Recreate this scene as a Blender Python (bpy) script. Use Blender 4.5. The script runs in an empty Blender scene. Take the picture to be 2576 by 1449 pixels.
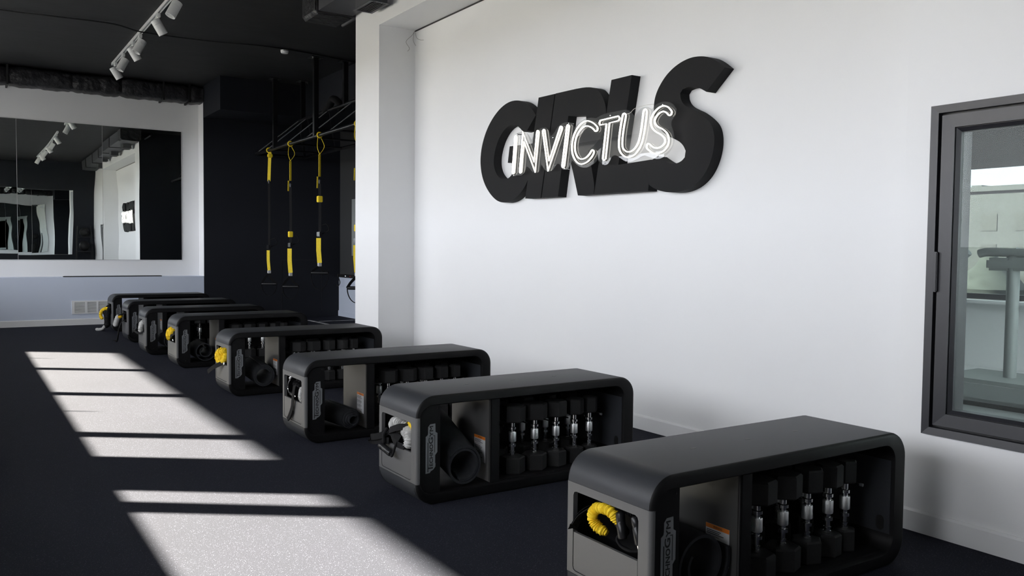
import bpy, math, random
from mathutils import Vector, Matrix

# ------------------------------------------------------------------ camera
scene = bpy.context.scene
COL = scene.collection
R_ = Vector((0.834764, -0.550513, 0.010223))
U_ = Vector((0.016212, 0.043133, 0.998938))
F_ = Vector((0.550369, 0.833711, -0.044931))
cam_data = bpy.data.cameras.new('camera')
cam_data.sensor_width = 36.0
cam_data.lens = 29.609
cam_data.clip_start = 0.02
cam_data.clip_end = 400
cam = bpy.data.objects.new('camera', cam_data)
cam.matrix_world = Matrix(((R_.x, U_.x, -F_.x, 0.0),
                           (R_.y, U_.y, -F_.y, 0.0),
                           (R_.z, U_.z, -F_.z, 1.1397),
                           (0, 0, 0, 1)))
COL.objects.link(cam)
scene.camera = cam

# ------------------------------------------------------------------ world, sun, exposure
world = bpy.data.worlds.new('world')
scene.world = world
world.use_nodes = True
bg = world.node_tree.nodes['Background']
bg.inputs['Color'].default_value = (0.93, 0.953, 1.0, 1)
bg.inputs['Strength'].default_value = 13.6

SUN_AZ = math.radians(-36.0)
SUN_EL = math.radians(28.0)
sun_dir = Vector((math.cos(SUN_AZ) * math.cos(SUN_EL), math.sin(SUN_AZ) * math.cos(SUN_EL), -math.sin(SUN_EL)))
sd = bpy.data.lights.new('sun', 'SUN')
sd.energy = 188.0
sd.color = (1.0, 0.915, 0.69)
sd.angle = math.radians(0.9)
so = bpy.data.objects.new('sun', sd)
so.rotation_euler = sun_dir.to_track_quat('-Z', 'Y').to_euler()
so.location = (-6, 8, 6)
COL.objects.link(so)

def portal(x, y0, y1, z0, z1, face):
    d = bpy.data.lights.new('sky_portal', 'AREA')
    d.shape = 'RECTANGLE'
    d.size = abs(z1 - z0)
    d.size_y = abs(y1 - y0)
    d.cycles.is_portal = True
    o = bpy.data.objects.new('sky_portal', d)
    o.location = (x, (y0 + y1) / 2, (z0 + z1) / 2)
    o.rotation_euler = (0, math.radians(-90 if face > 0 else 90), 0)
    COL.objects.link(o)

scene.view_settings.view_transform = 'Standard'
scene.view_settings.look = 'None'
scene.view_settings.gamma = 1.0
scene.view_settings.use_curve_mapping = False
scene.view_settings.exposure = 0.0

# ------------------------------------------------------------------ room measures (metres)
XL = -1.20          # inner face of the window side
XF = 3.285          # white wall, frame plane
XR = 3.655          # white wall, recessed plane with the sign
XS = 5.42           # side wall of the alcove
YM = 13.79          # far wall with the mirror
YD = 13.50          # dark far wall and plinth
YB = -0.75          # wall behind the camera
ZC = 3.60           # ceiling
SILL, HEAD = 1.19, 2.85
ADDED_CANOPY_X = 1.38 - HEAD / (math.tan(SUN_EL) / math.cos(SUN_AZ))     # outer edge of an unseen canopy added to cut the sun
portal(XL - 0.02, 6.33, 13.60, SILL, HEAD, 1)
portal(XL - 0.02, 3.50, 5.645, SILL, HEAD, 1)
portal(XL - 0.02, 0.60, 3.20, SILL, HEAD, 1)
portal(7.46, 0.6, 6.6, 0.72, 1.89, -1)
def portal_y(y, x0, x1, z0, z1):
    portal(0, 0, x1 - x0, 0, z1 - z0, 1)
    o = COL.objects[-1]
    o.location = ((x0 + x1) / 2, y, (z0 + z1) / 2)
    o.rotation_euler = (math.radians(90), 0, math.radians(180))
    o.data.size, o.data.size_y = x1 - x0, z1 - z0
portal_y(-0.90, 3.9, 7.2, 0.9, 2.9)

# ------------------------------------------------------------------ materials
def srgb(r, g, b):
    f = lambda c: (c / 255 / 12.92) if c / 255 <= 0.04045 else ((c / 255 + 0.055) / 1.055) ** 2.4
    return (f(r), f(g), f(b), 1)

def lin(r, g=None, b=None):
    return (r, r if g is None else g, r if b is None else b, 1)

MATS = {}
def mat(name, color, rough=0.5, metal=0.0, spec=0.5, noise=None, bump=None, emit=None, coat=0.0):
    """noise=(scale, amount) varies the colour, bump=(scale, strength, distance) adds fine relief"""
    m = bpy.data.materials.new(name)
    m.use_nodes = True
    nt = m.node_tree
    b = nt.nodes['Principled BSDF']
    b.inputs['Base Color'].default_value = color
    b.inputs['Roughness'].default_value = rough
    b.inputs['Metallic'].default_value = metal
    b.inputs['Specular IOR Level'].default_value = spec
    b.inputs['Coat Weight'].default_value = coat
    tc = nt.nodes.new('ShaderNodeTexCoord')
    if noise:
        n = nt.nodes.new('ShaderNodeTexNoise')
        n.inputs['Scale'].default_value = noise[0]
        n.inputs['Detail'].default_value = 5
        nt.links.new(tc.outputs['Object'], n.inputs['Vector'])
        mr = nt.nodes.new('ShaderNodeMapRange')
        mr.inputs['From Min'].default_value = 0.3
        mr.inputs['From Max'].default_value = 0.7
        mr.inputs['To Min'].default_value = 1 - noise[1]
        mr.inputs['To Max'].default_value = 1 + noise[1]
        nt.links.new(n.outputs['Fac'], mr.inputs['Value'])
        mx = nt.nodes.new('ShaderNodeVectorMath')
        mx.operation = 'SCALE'
        mx.inputs[0].default_value = color[:3]
        nt.links.new(mr.outputs['Result'], mx.inputs['Scale'])
        nt.links.new(mx.outputs['Vector'], b.inputs['Base Color'])
    if bump:
        n2 = nt.nodes.new('ShaderNodeTexNoise')
        n2.inputs['Scale'].default_value = bump[0]
        n2.inputs['Detail'].default_value = 4
        nt.links.new(tc.outputs['Object'], n2.inputs['Vector'])
        bp = nt.nodes.new('ShaderNodeBump')
        bp.inputs['Strength'].default_value = bump[1]
        bp.inputs['Distance'].default_value = bump[2]
        nt.links.new(n2.outputs['Fac'], bp.inputs['Height'])
        nt.links.new(bp.outputs['Normal'], b.inputs['Normal'])
    if emit:
        b.inputs['Emission Color'].default_value = emit[0]
        b.inputs['Emission Strength'].default_value = emit[1]
    MATS[name] = m
    return m

WHITE = mat('white_paint', lin(0.80, 0.805, 0.81), 0.55, noise=(1.3, 0.012), bump=(60, 0.05, 0.002))
WHITE_T = mat('white_trim', lin(0.80, 0.805, 0.81), 0.35)
PLINTH = mat('pale_blue_grey_paint', lin(0.62, 0.68, 0.80), 0.5, noise=(2, 0.02))
CEIL = mat('black_ceiling_paint', lin(0.0078, 0.0082, 0.009), 0.7, noise=(0.9, 0.25), bump=(3, 0.25, 0.03))
NAVY = mat('dark_navy_paint', lin(0.010, 0.0115, 0.016), 0.7, spec=0.25, noise=(1.5, 0.08), bump=(50, 0.05, 0.002))
GREYW = mat('dark_grey_paint', lin(0.040, 0.041, 0.043), 0.6, noise=(1.5, 0.06))
DUCT = mat('dark_duct_metal', lin(0.055, 0.057, 0.064), 0.5, metal=0.0, noise=(3, 0.08))
DUCT_D = mat('dark_duct_flange', lin(0.012, 0.012, 0.014), 0.5)
WRAP = mat('black_duct_wrap', lin(0.016, 0.016, 0.018), 0.45, bump=(14, 0.9, 0.03))
SHELL = mat('charcoal_bench_plastic', lin(0.032, 0.0345, 0.040), 0.50, spec=0.33, noise=(300, 0.06), bump=(900, 0.12, 0.0005))
SHELL_IN = mat('black_bench_plastic', lin(0.0045, 0.0045, 0.005), 0.55, spec=0.2)
ENDP = mat('grey_bench_panel', lin(0.096, 0.097, 0.100), 0.5, noise=(400, 0.03))
DIVM = mat('grey_divider_steel', lin(0.07, 0.069, 0.068), 0.42, noise=(8, 0.06))
INSERT = mat('grey_insert', lin(0.055, 0.055, 0.055), 0.5)
LOGO = mat('silver_plaque', lin(0.21, 0.22, 0.235), 0.4, metal=0.2)
INK = mat('black_ink', lin(0.010, 0.010, 0.011), 0.6)
LABEL_W = mat('label_white', lin(0.60, 0.61, 0.62), 0.5)
LABEL_O = mat('label_orange', lin(0.75, 0.20, 0.02), 0.5)
RUBBER = mat('black_rubber', lin(0.013, 0.013, 0.0135), 0.65, spec=0.25, noise=(120, 0.15), bump=(400, 0.2, 0.001))
FOAM = mat('dark_foam_mat', lin(0.022, 0.0235, 0.027), 0.8, spec=0.2, noise=(40, 0.12), bump=(300, 0.3, 0.001))
CHROME = mat('chrome', lin(0.82, 0.83, 0.84), 0.14, metal=1.0)
KNURL = mat('knurled_chrome', lin(0.90, 0.91, 0.92), 0.36, metal=1.0, bump=(1500, 0.6, 0.0006))
STEEL_B = mat('black_steel', lin(0.005, 0.005, 0.006), 0.38, spec=0.35)
YELLOW = mat('yellow_fabric', lin(0.86, 0.60, 0.015), 0.75, noise=(60, 0.12), bump=(220, 0.5, 0.003))
YELLOW_W = mat('yellow_webbing', lin(0.86, 0.64, 0.02), 0.7, noise=(60, 0.06))
GREYF = mat('light_grey_fabric', lin(0.55, 0.55, 0.54), 0.8, noise=(60, 0.15), bump=(200, 0.6, 0.003))
BLACKF = mat('black_webbing', lin(0.007, 0.007, 0.0078), 0.8, spec=0.2, noise=(90, 0.2), bump=(500, 0.4, 0.001))
GRIP = mat('black_grip', lin(0.012, 0.0123, 0.014), 0.32, spec=0.35)
LAMP_W = mat('white_lamp_metal', lin(0.74, 0.75, 0.74), 0.4)
LAMP_IN = mat('lamp_reflector', lin(0.55, 0.55, 0.54), 0.25)
SIGN_B = mat('matt_black_sign', lin(0.011, 0.0112, 0.012), 0.65, spec=0.15, noise=(5, 0.05))
NEON_M = mat('lit_white_neon', lin(0.9), 0.4, emit=((1.0, 0.95, 0.86, 1), 5.0))
NEON_S = mat('white_silicone', lin(0.72, 0.70, 0.66), 0.45)
FRAME = mat('anthracite_frame', lin(0.020, 0.0205, 0.025), 0.42, noise=(30, 0.05))
GASKET = mat('black_gasket', lin(0.008), 0.5)
PALE = mat('pale_grey_plastic', lin(0.26, 0.28, 0.275), 0.5)
FLOOR2 = mat('pale_floor', lin(0.42, 0.44, 0.44), 0.25, noise=(3, 0.05))
SUN_BLOCKM = mat('sun_blocker_render', lin(0.45, 0.45, 0.45), 0.8)  # for the added canopy and wall that block the sun outdoors
FACADE = mat('far_facade', lin(0.050, 0.053, 0.064), 0.8, noise=(0.25, 0.08))
FACADE_D = mat('far_window_glass', lin(0.022, 0.024, 0.031), 0.4)
GROUND = mat('outdoor_ground', lin(0.036, 0.039, 0.049), 0.9, noise=(0.2, 0.2))
FOLIAGE = mat('hazy_foliage', lin(0.042, 0.048, 0.050), 0.9, noise=(1.2, 0.2))
WIRE = mat('thin_wire', lin(0.20, 0.19, 0.17), 0.6)
LED_R = mat('red_led', lin(0.4, 0.02, 0.02), 0.4, emit=((1, 0.05, 0.03, 1), 0.3))
LED_W = mat('white_led', lin(0.7), 0.4, emit=((0.7, 0.8, 1, 1), 4.0))
CHALK = mat('worn_white_tape', lin(0.42, 0.42, 0.42), 0.8, noise=(9, 0.5))

def floor_material():
    m = bpy.data.materials.new('speckled_black_rubber_floor')
    m.use_nodes = True
    nt = m.node_tree
    b = nt.nodes['Principled BSDF']
    b.inputs['Roughness'].default_value = 0.80
    b.inputs['Specular IOR Level'].default_value = 0.06
    tc = nt.nodes.new('ShaderNodeTexCoord')
    base = nt.nodes.new('ShaderNodeTexNoise')
    base.inputs['Scale'].default_value = 220
    base.inputs['Detail'].default_value = 3
    big = nt.nodes.new('ShaderNodeTexNoise')
    big.inputs['Scale'].default_value = 1.4
    big.inputs['Detail'].default_value = 4
    vo = nt.nodes.new('ShaderNodeTexVoronoi')
    vo.inputs['Scale'].default_value = 230
    vo2 = nt.nodes.new('ShaderNodeTexVoronoi')
    vo2.inputs['Scale'].default_value = 110
    for n in (base, big, vo, vo2):
        nt.links.new(tc.outputs['Object'], n.inputs['Vector'])
    def math_node(op, a=None, bb=None, va=None, vb=None):
        n = nt.nodes.new('ShaderNodeMath')
        n.operation = op
        if a is not None: nt.links.new(a, n.inputs[0])
        if bb is not None: nt.links.new(bb, n.inputs[1])
        if va is not None: n.inputs[0].default_value = va
        if vb is not None: n.inputs[1].default_value = vb
        return n.outputs[0]
    sep = nt.nodes.new('ShaderNodeSeparateColor')
    nt.links.new(vo.outputs['Color'], sep.inputs[0])
    sep2 = nt.nodes.new('ShaderNodeSeparateColor')
    nt.links.new(vo2.outputs['Color'], sep2.inputs[0])
    pick1 = math_node('GREATER_THAN', sep.outputs[0], vb=0.79)
    near1 = math_node('LESS_THAN', vo.outputs['Distance'], vb=0.36)
    fl1 = math_node('MULTIPLY', pick1, near1)
    pick2 = math_node('GREATER_THAN', sep2.outputs[1], vb=0.965)
    near2 = math_node('LESS_THAN', vo2.outputs['Distance'], vb=0.24)
    fl2 = math_node('MULTIPLY', pick2, near2)
    fleck = math_node('MAXIMUM', fl1, fl2)
    var = math_node('MULTIPLY', sep.outputs[1], vb=0.055)
    lum = math_node('MULTIPLY', fleck, var)
    v1 = math_node('MULTIPLY', base.outputs['Fac'], vb=0.024)
    v2 = math_node('MULTIPLY', big.outputs['Fac'], vb=0.005)
    tot = math_node('ADD', v1, v2)
    tot = math_node('ADD', tot, vb=0.005)
    tot = math_node('ADD', tot, lum)
    comb = nt.nodes.new('ShaderNodeCombineColor')
    nt.links.new(tot, comb.inputs[0])
    nt.links.new(math_node('MULTIPLY', tot, vb=1.07), comb.inputs[1])
    blue = math_node('MULTIPLY', tot, vb=1.52)
    nt.links.new(blue, comb.inputs[2])
    nt.links.new(comb.outputs[0], b.inputs['Base Color'])
    bp = nt.nodes.new('ShaderNodeBump')
    bp.inputs['Strength'].default_value = 0.35
    bp.inputs['Distance'].default_value = 0.002
    nt.links.new(base.outputs['Fac'], bp.inputs['Height'])
    nt.links.new(bp.outputs['Normal'], b.inputs['Normal'])
    return m
FLOORM = floor_material()

def mirror_material():
    m = bpy.data.materials.new('mirror_silver')
    m.use_nodes = True
    b = m.node_tree.nodes['Principled BSDF']
    b.inputs['Base Color'].default_value = lin(0.80, 0.84, 0.83)
    b.inputs['Metallic'].default_value = 1.0
    b.inputs['Roughness'].default_value = 0.0
    tc = m.node_tree.nodes.new('ShaderNodeTexCoord')
    n = m.node_tree.nodes.new('ShaderNodeTexNoise')
    n.inputs['Scale'].default_value = 1.1
    n.inputs['Detail'].default_value = 1
    bp = m.node_tree.nodes.new('ShaderNodeBump')
    bp.inputs['Strength'].default_value = 0.25
    bp.inputs['Distance'].default_value = 0.008
    m.node_tree.links.new(tc.outputs['Object'], n.inputs['Vector'])
    m.node_tree.links.new(n.outputs['Fac'], bp.inputs['Height'])
    m.node_tree.links.new(bp.outputs['Normal'], b.inputs['Normal'])
    return m
MIRROR = mirror_material()

def glass_material(name, tint, haze=0.0, refl=1.0):
    m = bpy.data.materials.new(name)
    m.use_nodes = True
    nt = m.node_tree
    nt.nodes.remove(nt.nodes['Principled BSDF'])
    out = nt.nodes['Material Output']
    tr = nt.nodes.new('ShaderNodeBsdfTransparent')
    tr.inputs['Color'].default_value = tint
    gl = nt.nodes.new('ShaderNodeBsdfGlossy')
    gl.inputs['Roughness'].default_value = 0.0
    fr = nt.nodes.new('ShaderNodeFresnel')
    fr.inputs['IOR'].default_value = 1.5
    mu = nt.nodes.new('ShaderNodeMath')
    mu.operation = 'MULTIPLY'
    mu.inputs[1].default_value = refl
    geo = nt.nodes.new('ShaderNodeNewGeometry')
    inv = nt.nodes.new('ShaderNodeMath')
    inv.operation = 'SUBTRACT'
    inv.inputs[0].default_value = 1.0
    nt.links.new(geo.outputs['Backfacing'], inv.inputs[1])
    mf = nt.nodes.new('ShaderNodeMath')
    mf.operation = 'MULTIPLY'
    nt.links.new(fr.outputs[0], mf.inputs[0])
    nt.links.new(inv.outputs[0], mf.inputs[1])
    nt.links.new(mf.outputs[0], mu.inputs[0])
    mx = nt.nodes.new('ShaderNodeMixShader')
    nt.links.new(mu.outputs[0], mx.inputs[0])
    nt.links.new(tr.outputs[0], mx.inputs[1])
    nt.links.new(gl.outputs[0], mx.inputs[2])
    last = mx.outputs[0]
    if haze:
        df = nt.nodes.new('ShaderNodeBsdfDiffuse')
        df.inputs['Color'].default_value = lin(0.75, 0.78, 0.77)
        m2 = nt.nodes.new('ShaderNodeMixShader')
        m2.inputs[0].default_value = haze
        nt.links.new(last, m2.inputs[1])
        nt.links.new(df.outputs[0], m2.inputs[2])
        last = m2.outputs[0]
    nt.links.new(last, out.inputs['Surface'])
    return m
GLASS = glass_material('window_glass', lin(0.80, 0.86, 0.84), haze=0.03, refl=0.25)
GLASS_D = glass_material('dark_tinted_glass', lin(0.36, 0.375, 0.38))
GLASS_C = glass_material('clear_window_glass', lin(0.945, 0.945, 0.95))
ACRYL = glass_material('clear_acrylic', lin(0.90, 0.90, 0.90), haze=0.03)

BLIND_G = mat('grey_blind_fabric', lin(0.09, 0.10, 0.10), 0.8)

# ------------------------------------------------------------------ mesh builder
class MB:
    def __init__(self):
        self.v, self.f, self.s = [], [], []
    def add(self, verts, faces, smooth=False):
        o = len(self.v)
        self.v += [tuple(p) for p in verts]
        self.f += [tuple(i + o for i in f) for f in faces]
        self.s += [smooth] * len(faces)
        return self
    def box(self, x0, x1, y0, y1, z0, z1):
        x0, x1 = min(x0, x1), max(x0, x1)
        y0, y1 = min(y0, y1), max(y0, y1)
        z0, z1 = min(z0, z1), max(z0, z1)
        v = [(x0, y0, z0), (x1, y0, z0), (x1, y1, z0), (x0, y1, z0), (x0, y0, z1), (x1, y0, z1), (x1, y1, z1), (x0, y1, z1)]
        return self.add(v, [(0, 3, 2, 1), (4, 5, 6, 7), (0, 1, 5, 4), (1, 2, 6, 5), (2, 3, 7, 6), (3, 0, 4, 7)])
    def cbox(self, x0, x1, y0, y1, z0, z1, c=0.004):
        """box with chamfered edges"""
        import bmesh
        b = bmesh.new()
        bmesh.ops.create_cube(b, size=1.0)
        for w in b.verts:
            w.co = Vector(((x0 + x1) / 2 + w.co.x * (x1 - x0), (y0 + y1) / 2 + w.co.y * (y1 - y0), (z0 + z1) / 2 + w.co.z * (z1 - z0)))
        bmesh.ops.bevel(b, geom=b.edges[:], offset=c, segments=2, affect='EDGES')
        b.verts.ensure_lookup_table()
        b.verts.index_update()
        v = [w.co.copy() for w in b.verts]
        f = [[w.index for w in q.verts] for q in b.faces]
        b.free()
        return self.add(v, f)
    def prism(self, poly, fn, d0, d1, smooth=False):
        """polygon (a,b) extruded: fn(a, b, d) -> xyz"""
        n = len(poly)
        v = [fn(a, b, d0) for a, b in poly] + [fn(a, b, d1) for a, b in poly]
        self.add(v, [tuple(range(n))[::-1], tuple(range(n, 2 * n))])
        return self.add(v, [(i, (i + 1) % n, n + (i + 1) % n, n + i) for i in range(n)], smooth)
    def tube(self, path, r, n=10, caps=True, closed=False, smooth=True, flat=None):
        """round tube along path; r may be a list; flat=(w, h) makes a ribbon section"""
        P = [Vector(p) for p in path]
        m = len(P)
        rings = []
        prev = None
        for i, p in enumerate(P):
            if closed:
                t = (P[(i + 1) % m] - P[i - 1])
            else:
                t = P[min(i + 1, m - 1)] - P[max(i - 1, 0)]
            if t.length < 1e-9:
                t = Vector((0, 0, 1))
            t.normalize()
            if prev is None:
                ref = Vector((0, 0, 1)) if abs(t.z) < 0.9 else Vector((1, 0, 0))
                a = t.cross(ref).normalized()
            else:
                a = prev - t * prev.dot(t)
                a = a.normalized() if a.length > 1e-6 else t.orthogonal().normalized()
            prev = a
            b = t.cross(a)
            rr = r[i] if isinstance(r, (list, tuple)) else r
            rings.append([p + (a * math.cos(2 * math.pi * k / n) + b * math.sin(2 * math.pi * k / n)) * rr for k in range(n)])
        v = [q for ring in rings for q in ring]
        f = []
        mm = m if closed else m - 1
        for i in range(mm):
            j = (i + 1) % m
            for k in range(n):
                k2 = (k + 1) % n
                f.append((i * n + k, i * n + k2, j * n + k2, j * n + k))
        self.add(v, f, smooth)
        if caps and not closed:
            self.add(rings[0], [tuple(range(n))[::-1]])
            self.add(rings[-1], [tuple(range(n))])
        return self
    def ribbon(self, path, side, w, t):
        """flat strap along path; side(i) or constant vector is the width direction"""
        P = [Vector(p) for p in path]
        m = len(P)
        v = []
        for i, p in enumerate(P):
            tg = (P[min(i + 1, m - 1)] - P[max(i - 1, 0)]).normalized()
            s = Vector(side[i] if isinstance(side, list) else side)
            s = (s - tg * s.dot(tg)).normalized()
            nrm = tg.cross(s)
            ww = w[i] if isinstance(w, list) else w
            v += [p + s * ww / 2 + nrm * t / 2, p - s * ww / 2 + nrm * t / 2, p - s * ww / 2 - nrm * t / 2, p + s * ww / 2 - nrm * t / 2]
        f = []
        for i in range(m - 1):
            for k in range(4):
                k2 = (k + 1) % 4
                f.append((i * 4 + k, i * 4 + k2, i * 4 + 4 + k2, i * 4 + 4 + k))
        f += [(3, 2, 1, 0), tuple(m * 4 - 4 + k for k in range(4))]
        return self.add(v, f, False)
    def lathe(self, prof, n=20, at=(0, 0, 0), axis=None, smooth=True):
        """profile of (r, h) turned about +Z (or axis) through at"""
        q = Vector((0, 0, 1)).rotation_difference(Vector(axis).normalized()) if axis else None
        v = []
        for r, h in prof:
            for k in range(n):
                p = Vector((r * math.cos(2 * math.pi * k / n), r * math.sin(2 * math.pi * k / n), h))
                v.append((q @ p if q else p) + Vector(at))
        m = len(prof)
        f = [(i * n + k, i * n + (k + 1) % n, (i + 1) * n + (k + 1) % n, (i + 1) * n + k) for i in range(m - 1) for k in range(n)]
        self.add(v, f, smooth)
        self.add(v[:n], [tuple(range(n))[::-1]])
        self.add(v[-n:], [tuple(range(n))])
        return self
    def build(self, name, material, parent=None, bevel=None, sharp=None):
        me = bpy.data.meshes.new(name)
        me.from_pydata(self.v, [], self.f)
        me.polygons.foreach_set('use_smooth', self.s)
        me.materials.append(material)
        import bmesh
        b = bmesh.new()
        b.from_mesh(me)
        bmesh.ops.remove_doubles(b, verts=b.verts, dist=1e-6)
        bmesh.ops.recalc_face_normals(b, faces=b.faces)
        b.to_mesh(me)
        b.free()
        if any(self.s):
            me.set_sharp_from_angle(angle=math.radians(40))
        me.update()
        o = bpy.data.objects.new(name, me)
        COL.objects.link(o)
        if parent:
            o.parent = parent
        return o

def empty(name, loc=(0, 0, 0), rz=0.0):
    o = bpy.data.objects.new(name, None)
    o.empty_display_size = 0.1
    o.location = loc
    o.rotation_euler = (0, 0, rz)
    COL.objects.link(o)
    return o

def tag(o, label=None, cat=None, group=None, kind=None):
    if label: o['label'] = label
    if cat: o['category'] = cat
    if group: o['group'] = group
    if kind: o['kind'] = kind
    return o

def thing(name, label, cat, loc=(0, 0, 0), rz=0.0, group=None):
    return tag(empty(name, loc, rz), label, cat, group)

def copy_tree(o, parent=None):
    c = o.copy()
    COL.objects.link(c)
    c.parent = parent
    for ch in list(o.children):
        copy_tree(ch, c)
    return c

def struct(o):
    return tag(o, kind='structure')

def smooth_path(pts, n=6, closed=False):
    """Catmull-Rom through the points"""
    P = [Vector(p) for p in pts]
    m = len(P)
    out = []
    rng = m if closed else m - 1
    for i in range(rng):
        p1, p2 = P[i], P[(i + 1) % m]
        p0 = P[i - 1] if (closed or i > 0) else p1 * 2 - p2
        p3 = P[(i + 2) % m] if (closed or i + 2 < m) else p2 * 2 - p1
        for k in range(n):
            t = k / n
            out.append(0.5 * ((2 * p1) + (-p0 + p2) * t + (2 * p0 - 5 * p1 + 4 * p2 - p3) * t * t + (-p0 + 3 * p1 - 3 * p2 + p3) * t ** 3))
    if not closed:
        out.append(P[-1])
    return out

def text_shape(s, bold=0.0):
    """flat outline of a word: verts (0..1 wide, 0..1 high) and faces"""
    cu = bpy.data.curves.new('lettering', 'FONT')
    cu.body = s
    cu.resolution_u = 3
    cu.offset = bold
    ob = bpy.data.objects.new('lettering', cu)
    COL.objects.link(ob)
    dg = bpy.context.evaluated_depsgraph_get()
    me = bpy.data.meshes.new_from_object(ob.evaluated_get(dg))
    vs = [v.co.copy() for v in me.vertices]
    fs = [tuple(p.vertices) for p in me.polygons]
    bpy.data.objects.remove(ob)
    bpy.data.curves.remove(cu)
    bpy.data.meshes.remove(me)
    x0, x1 = min(v.x for v in vs), max(v.x for v in vs)
    y0, y1 = min(v.y for v in vs), max(v.y for v in vs)
    return [((v.x - x0) / (x1 - x0), (v.y - y0) / (y1 - y0)) for v in vs], fs

# ================================================================== the setting
struct(MB().box(XL - 0.1, XS + 0.1, YB - 0.1, YM + 0.1, -0.12, 0.0).build('floor', FLOORM))
struct(MB().box(XL - 0.1, XS + 0.1, YB - 0.1, YM + 0.1, ZC, ZC + 0.15).build('ceiling', CEIL))

# window side (left of the camera): sill wall, piers, lintel
OPEN = [(6.33, 13.60, SILL), (3.50, 5.645, SILL), (0.60, 3.20, SILL)]  # far end of the first bay and the last bay: unseen, sized for skylight
m = MB()
ys = [YB - 0.1] + sorted([v for o in OPEN for v in o[:2]]) + [YM + 0.1]
for a, b in zip(ys[0::2], ys[1::2]):
    m.box(XL - 0.1, XL, a, b, 0, ZC)
for a, b, s in OPEN:
    m.box(XL - 0.1, XL, a, b, 0, s).box(XL - 0.1, XL, a, b, HEAD, ZC)
struct(m.build('wall_left', WHITE))
MULL = [[(7.0, 0.13), (8.67, 0.13), (10.23, 0.13), (11.85, 0.10)], [(5.31, 0.15)], [(1.9, 0.13)]]
for i, ((a, b, s), mu) in enumerate(zip(OPEN, MULL)):
    w = struct(empty('window_%d' % (i + 2), (XL - 0.05, (a + b) / 2, s)))
    def loc(mb): # shift to window frame
        mb.v = [(x - w.location.x, y - w.location.y, z - w.location.z) for x, y, z in mb.v]
        return mb
    x0, x1 = XL - 0.08, XL - 0.02
    m = MB().box(x0, x1, a, b, s, s + 0.02).box(x0, x1, a, b, HEAD - 0.05, HEAD).box(x0, x1, a, a + 0.02, s + 0.02, HEAD - 0.05).box(x0, x1, b - 0.02, b, s + 0.02, HEAD - 0.05)
    loc(m).build('window_frame', FRAME, w)
    for y, wd in mu:
        loc(MB().box(x0, x1, y - wd / 2, y + wd / 2, s + 0.02, HEAD - 0.05)).build('mullion', FRAME, w)
    if i == 0:
        for hy in (11.07, 7.83):
            loc(MB().lathe([(0.011, 0), (0.009, 0.06), (0.003, 0.125)], 10, (XL - 0.015, hy, s + 0.02))).build('window_handle', FRAME, w)
    edges = [a + 0.02] + [e for y, wd in mu for e in (y - wd / 2, y + wd / 2)] + [b - 0.02]
    for e0, e1 in zip(edges[0::2], edges[1::2]):
        loc(MB().box(XL - 0.056, XL - 0.05, e0, e1, SILL, HEAD - 0.05)).build('pane', GLASS_C, w)
struct(MB().box(XL - 2.81, XL - 0.1, 13.70, 13.9, -7.0, 6.0).build('wall_sun_blocker', SUN_BLOCKM))  # unseen wall, added to keep the sun off the far end windows
struct(MB().box(ADDED_CANOPY_X, XL - 0.1, YB - 2.0, YM + 0.1, HEAD, HEAD + 0.2).build('canopy_added', SUN_BLOCKM))  # unseen canopy, added to trim the sun into the floor strips

# white wall on the right: pillar, lintel, window part, recessed part, reveal
WY0, WY1, WZ0, WZ1 = 1.02, 1.915, 0.414, 1.73     # hole of the window
m = MB()
m.box(XF, XR, 7.24, 7.785, 0, ZC)                  # pillar
m.box(XF, XR, 2.03, 7.24, 3.20, ZC)                # lintel over the recess
m.box(XR, XR + 0.05, 2.0, 7.6, 0, ZC)              # recessed plane
m.box(XF, XR + 0.05, 1.99, 2.03, 0, ZC)            # reveal beside the window
m.box(XF, XF + 0.10, YB - 0.1, WY0, 0, ZC)
m.box(XF, XF + 0.10, WY1, 1.99, 0, ZC)
m.box(XF, XF + 0.10, WY0, WY1, 0, WZ0)
m.box(XF, XF + 0.10, WY0, WY1, WZ1, ZC)
struct(m.build('wall_right', WHITE))
struct(MB().box(XR - 0.004, XR, 2.03, 7.24, 3.188, 3.20).build('trim_shadow_gap', DUCT_D))  # dark strip drawn for the shadow gap under the lintel
bbp = [(0, 0), (0.012, 0), (0.012, 0.082), (0.008, 0.092), (0, 0.092)]
m = MB()
m.prism(bbp, lambda a, b, d: (XR - a, d, b), 2.03, 7.24)
m.prism(bbp, lambda a, b, d: (XF - a, d, b), YB, 2.03)
m.prism(bbp, lambda a, b, d: (XF - a, d, b), 7.228, 7.785)
m.prism(bbp, lambda a, b, d: (d, 7.24 - a, b), XF, XR)
struct(m.build('baseboard_right', WHITE_T))

# far wall: white upper part, plinth, white return, dark part and soffits
struct(MB().box(XL, 3.198, YM, YM + 0.1, 0.69, ZC).build('wall_back', WHITE))
struct(MB().box(XL, 3.198, YD, YM + 0.1, 0, 0.69).build('wall_back_plinth', PLINTH))
struct(MB().prism(bbp, lambda a, b, d: (d, YD - a, b), XL, 3.198).build('baseboard_back', WHITE_T))
m = MB().box(3.202, XS + 0.08, YD, YM + 0.1, 0, ZC)
m.box(3.202, XS, 12.51, YD, 3.12, ZC).box(4.47, XS, 7.79, 12.51, 3.12, ZC)
m.box(XR + 0.05, XS + 0.08, 7.62, 7.79, 0, ZC).box(XF + 0.002, XR + 0.05, 7.785, 7.79, 0, ZC)
struct(m.build('wall_alcove_dark', NAVY))
struct(MB().box(3.196, 3.202, YD - 0.001, YM, 0.69, 3.36).build('trim_2', WHITE))
struct(MB().box(XS, XS + 0.08, 7.79, YD, 0, ZC).build('wall_alcove_side', GREYW))
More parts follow.
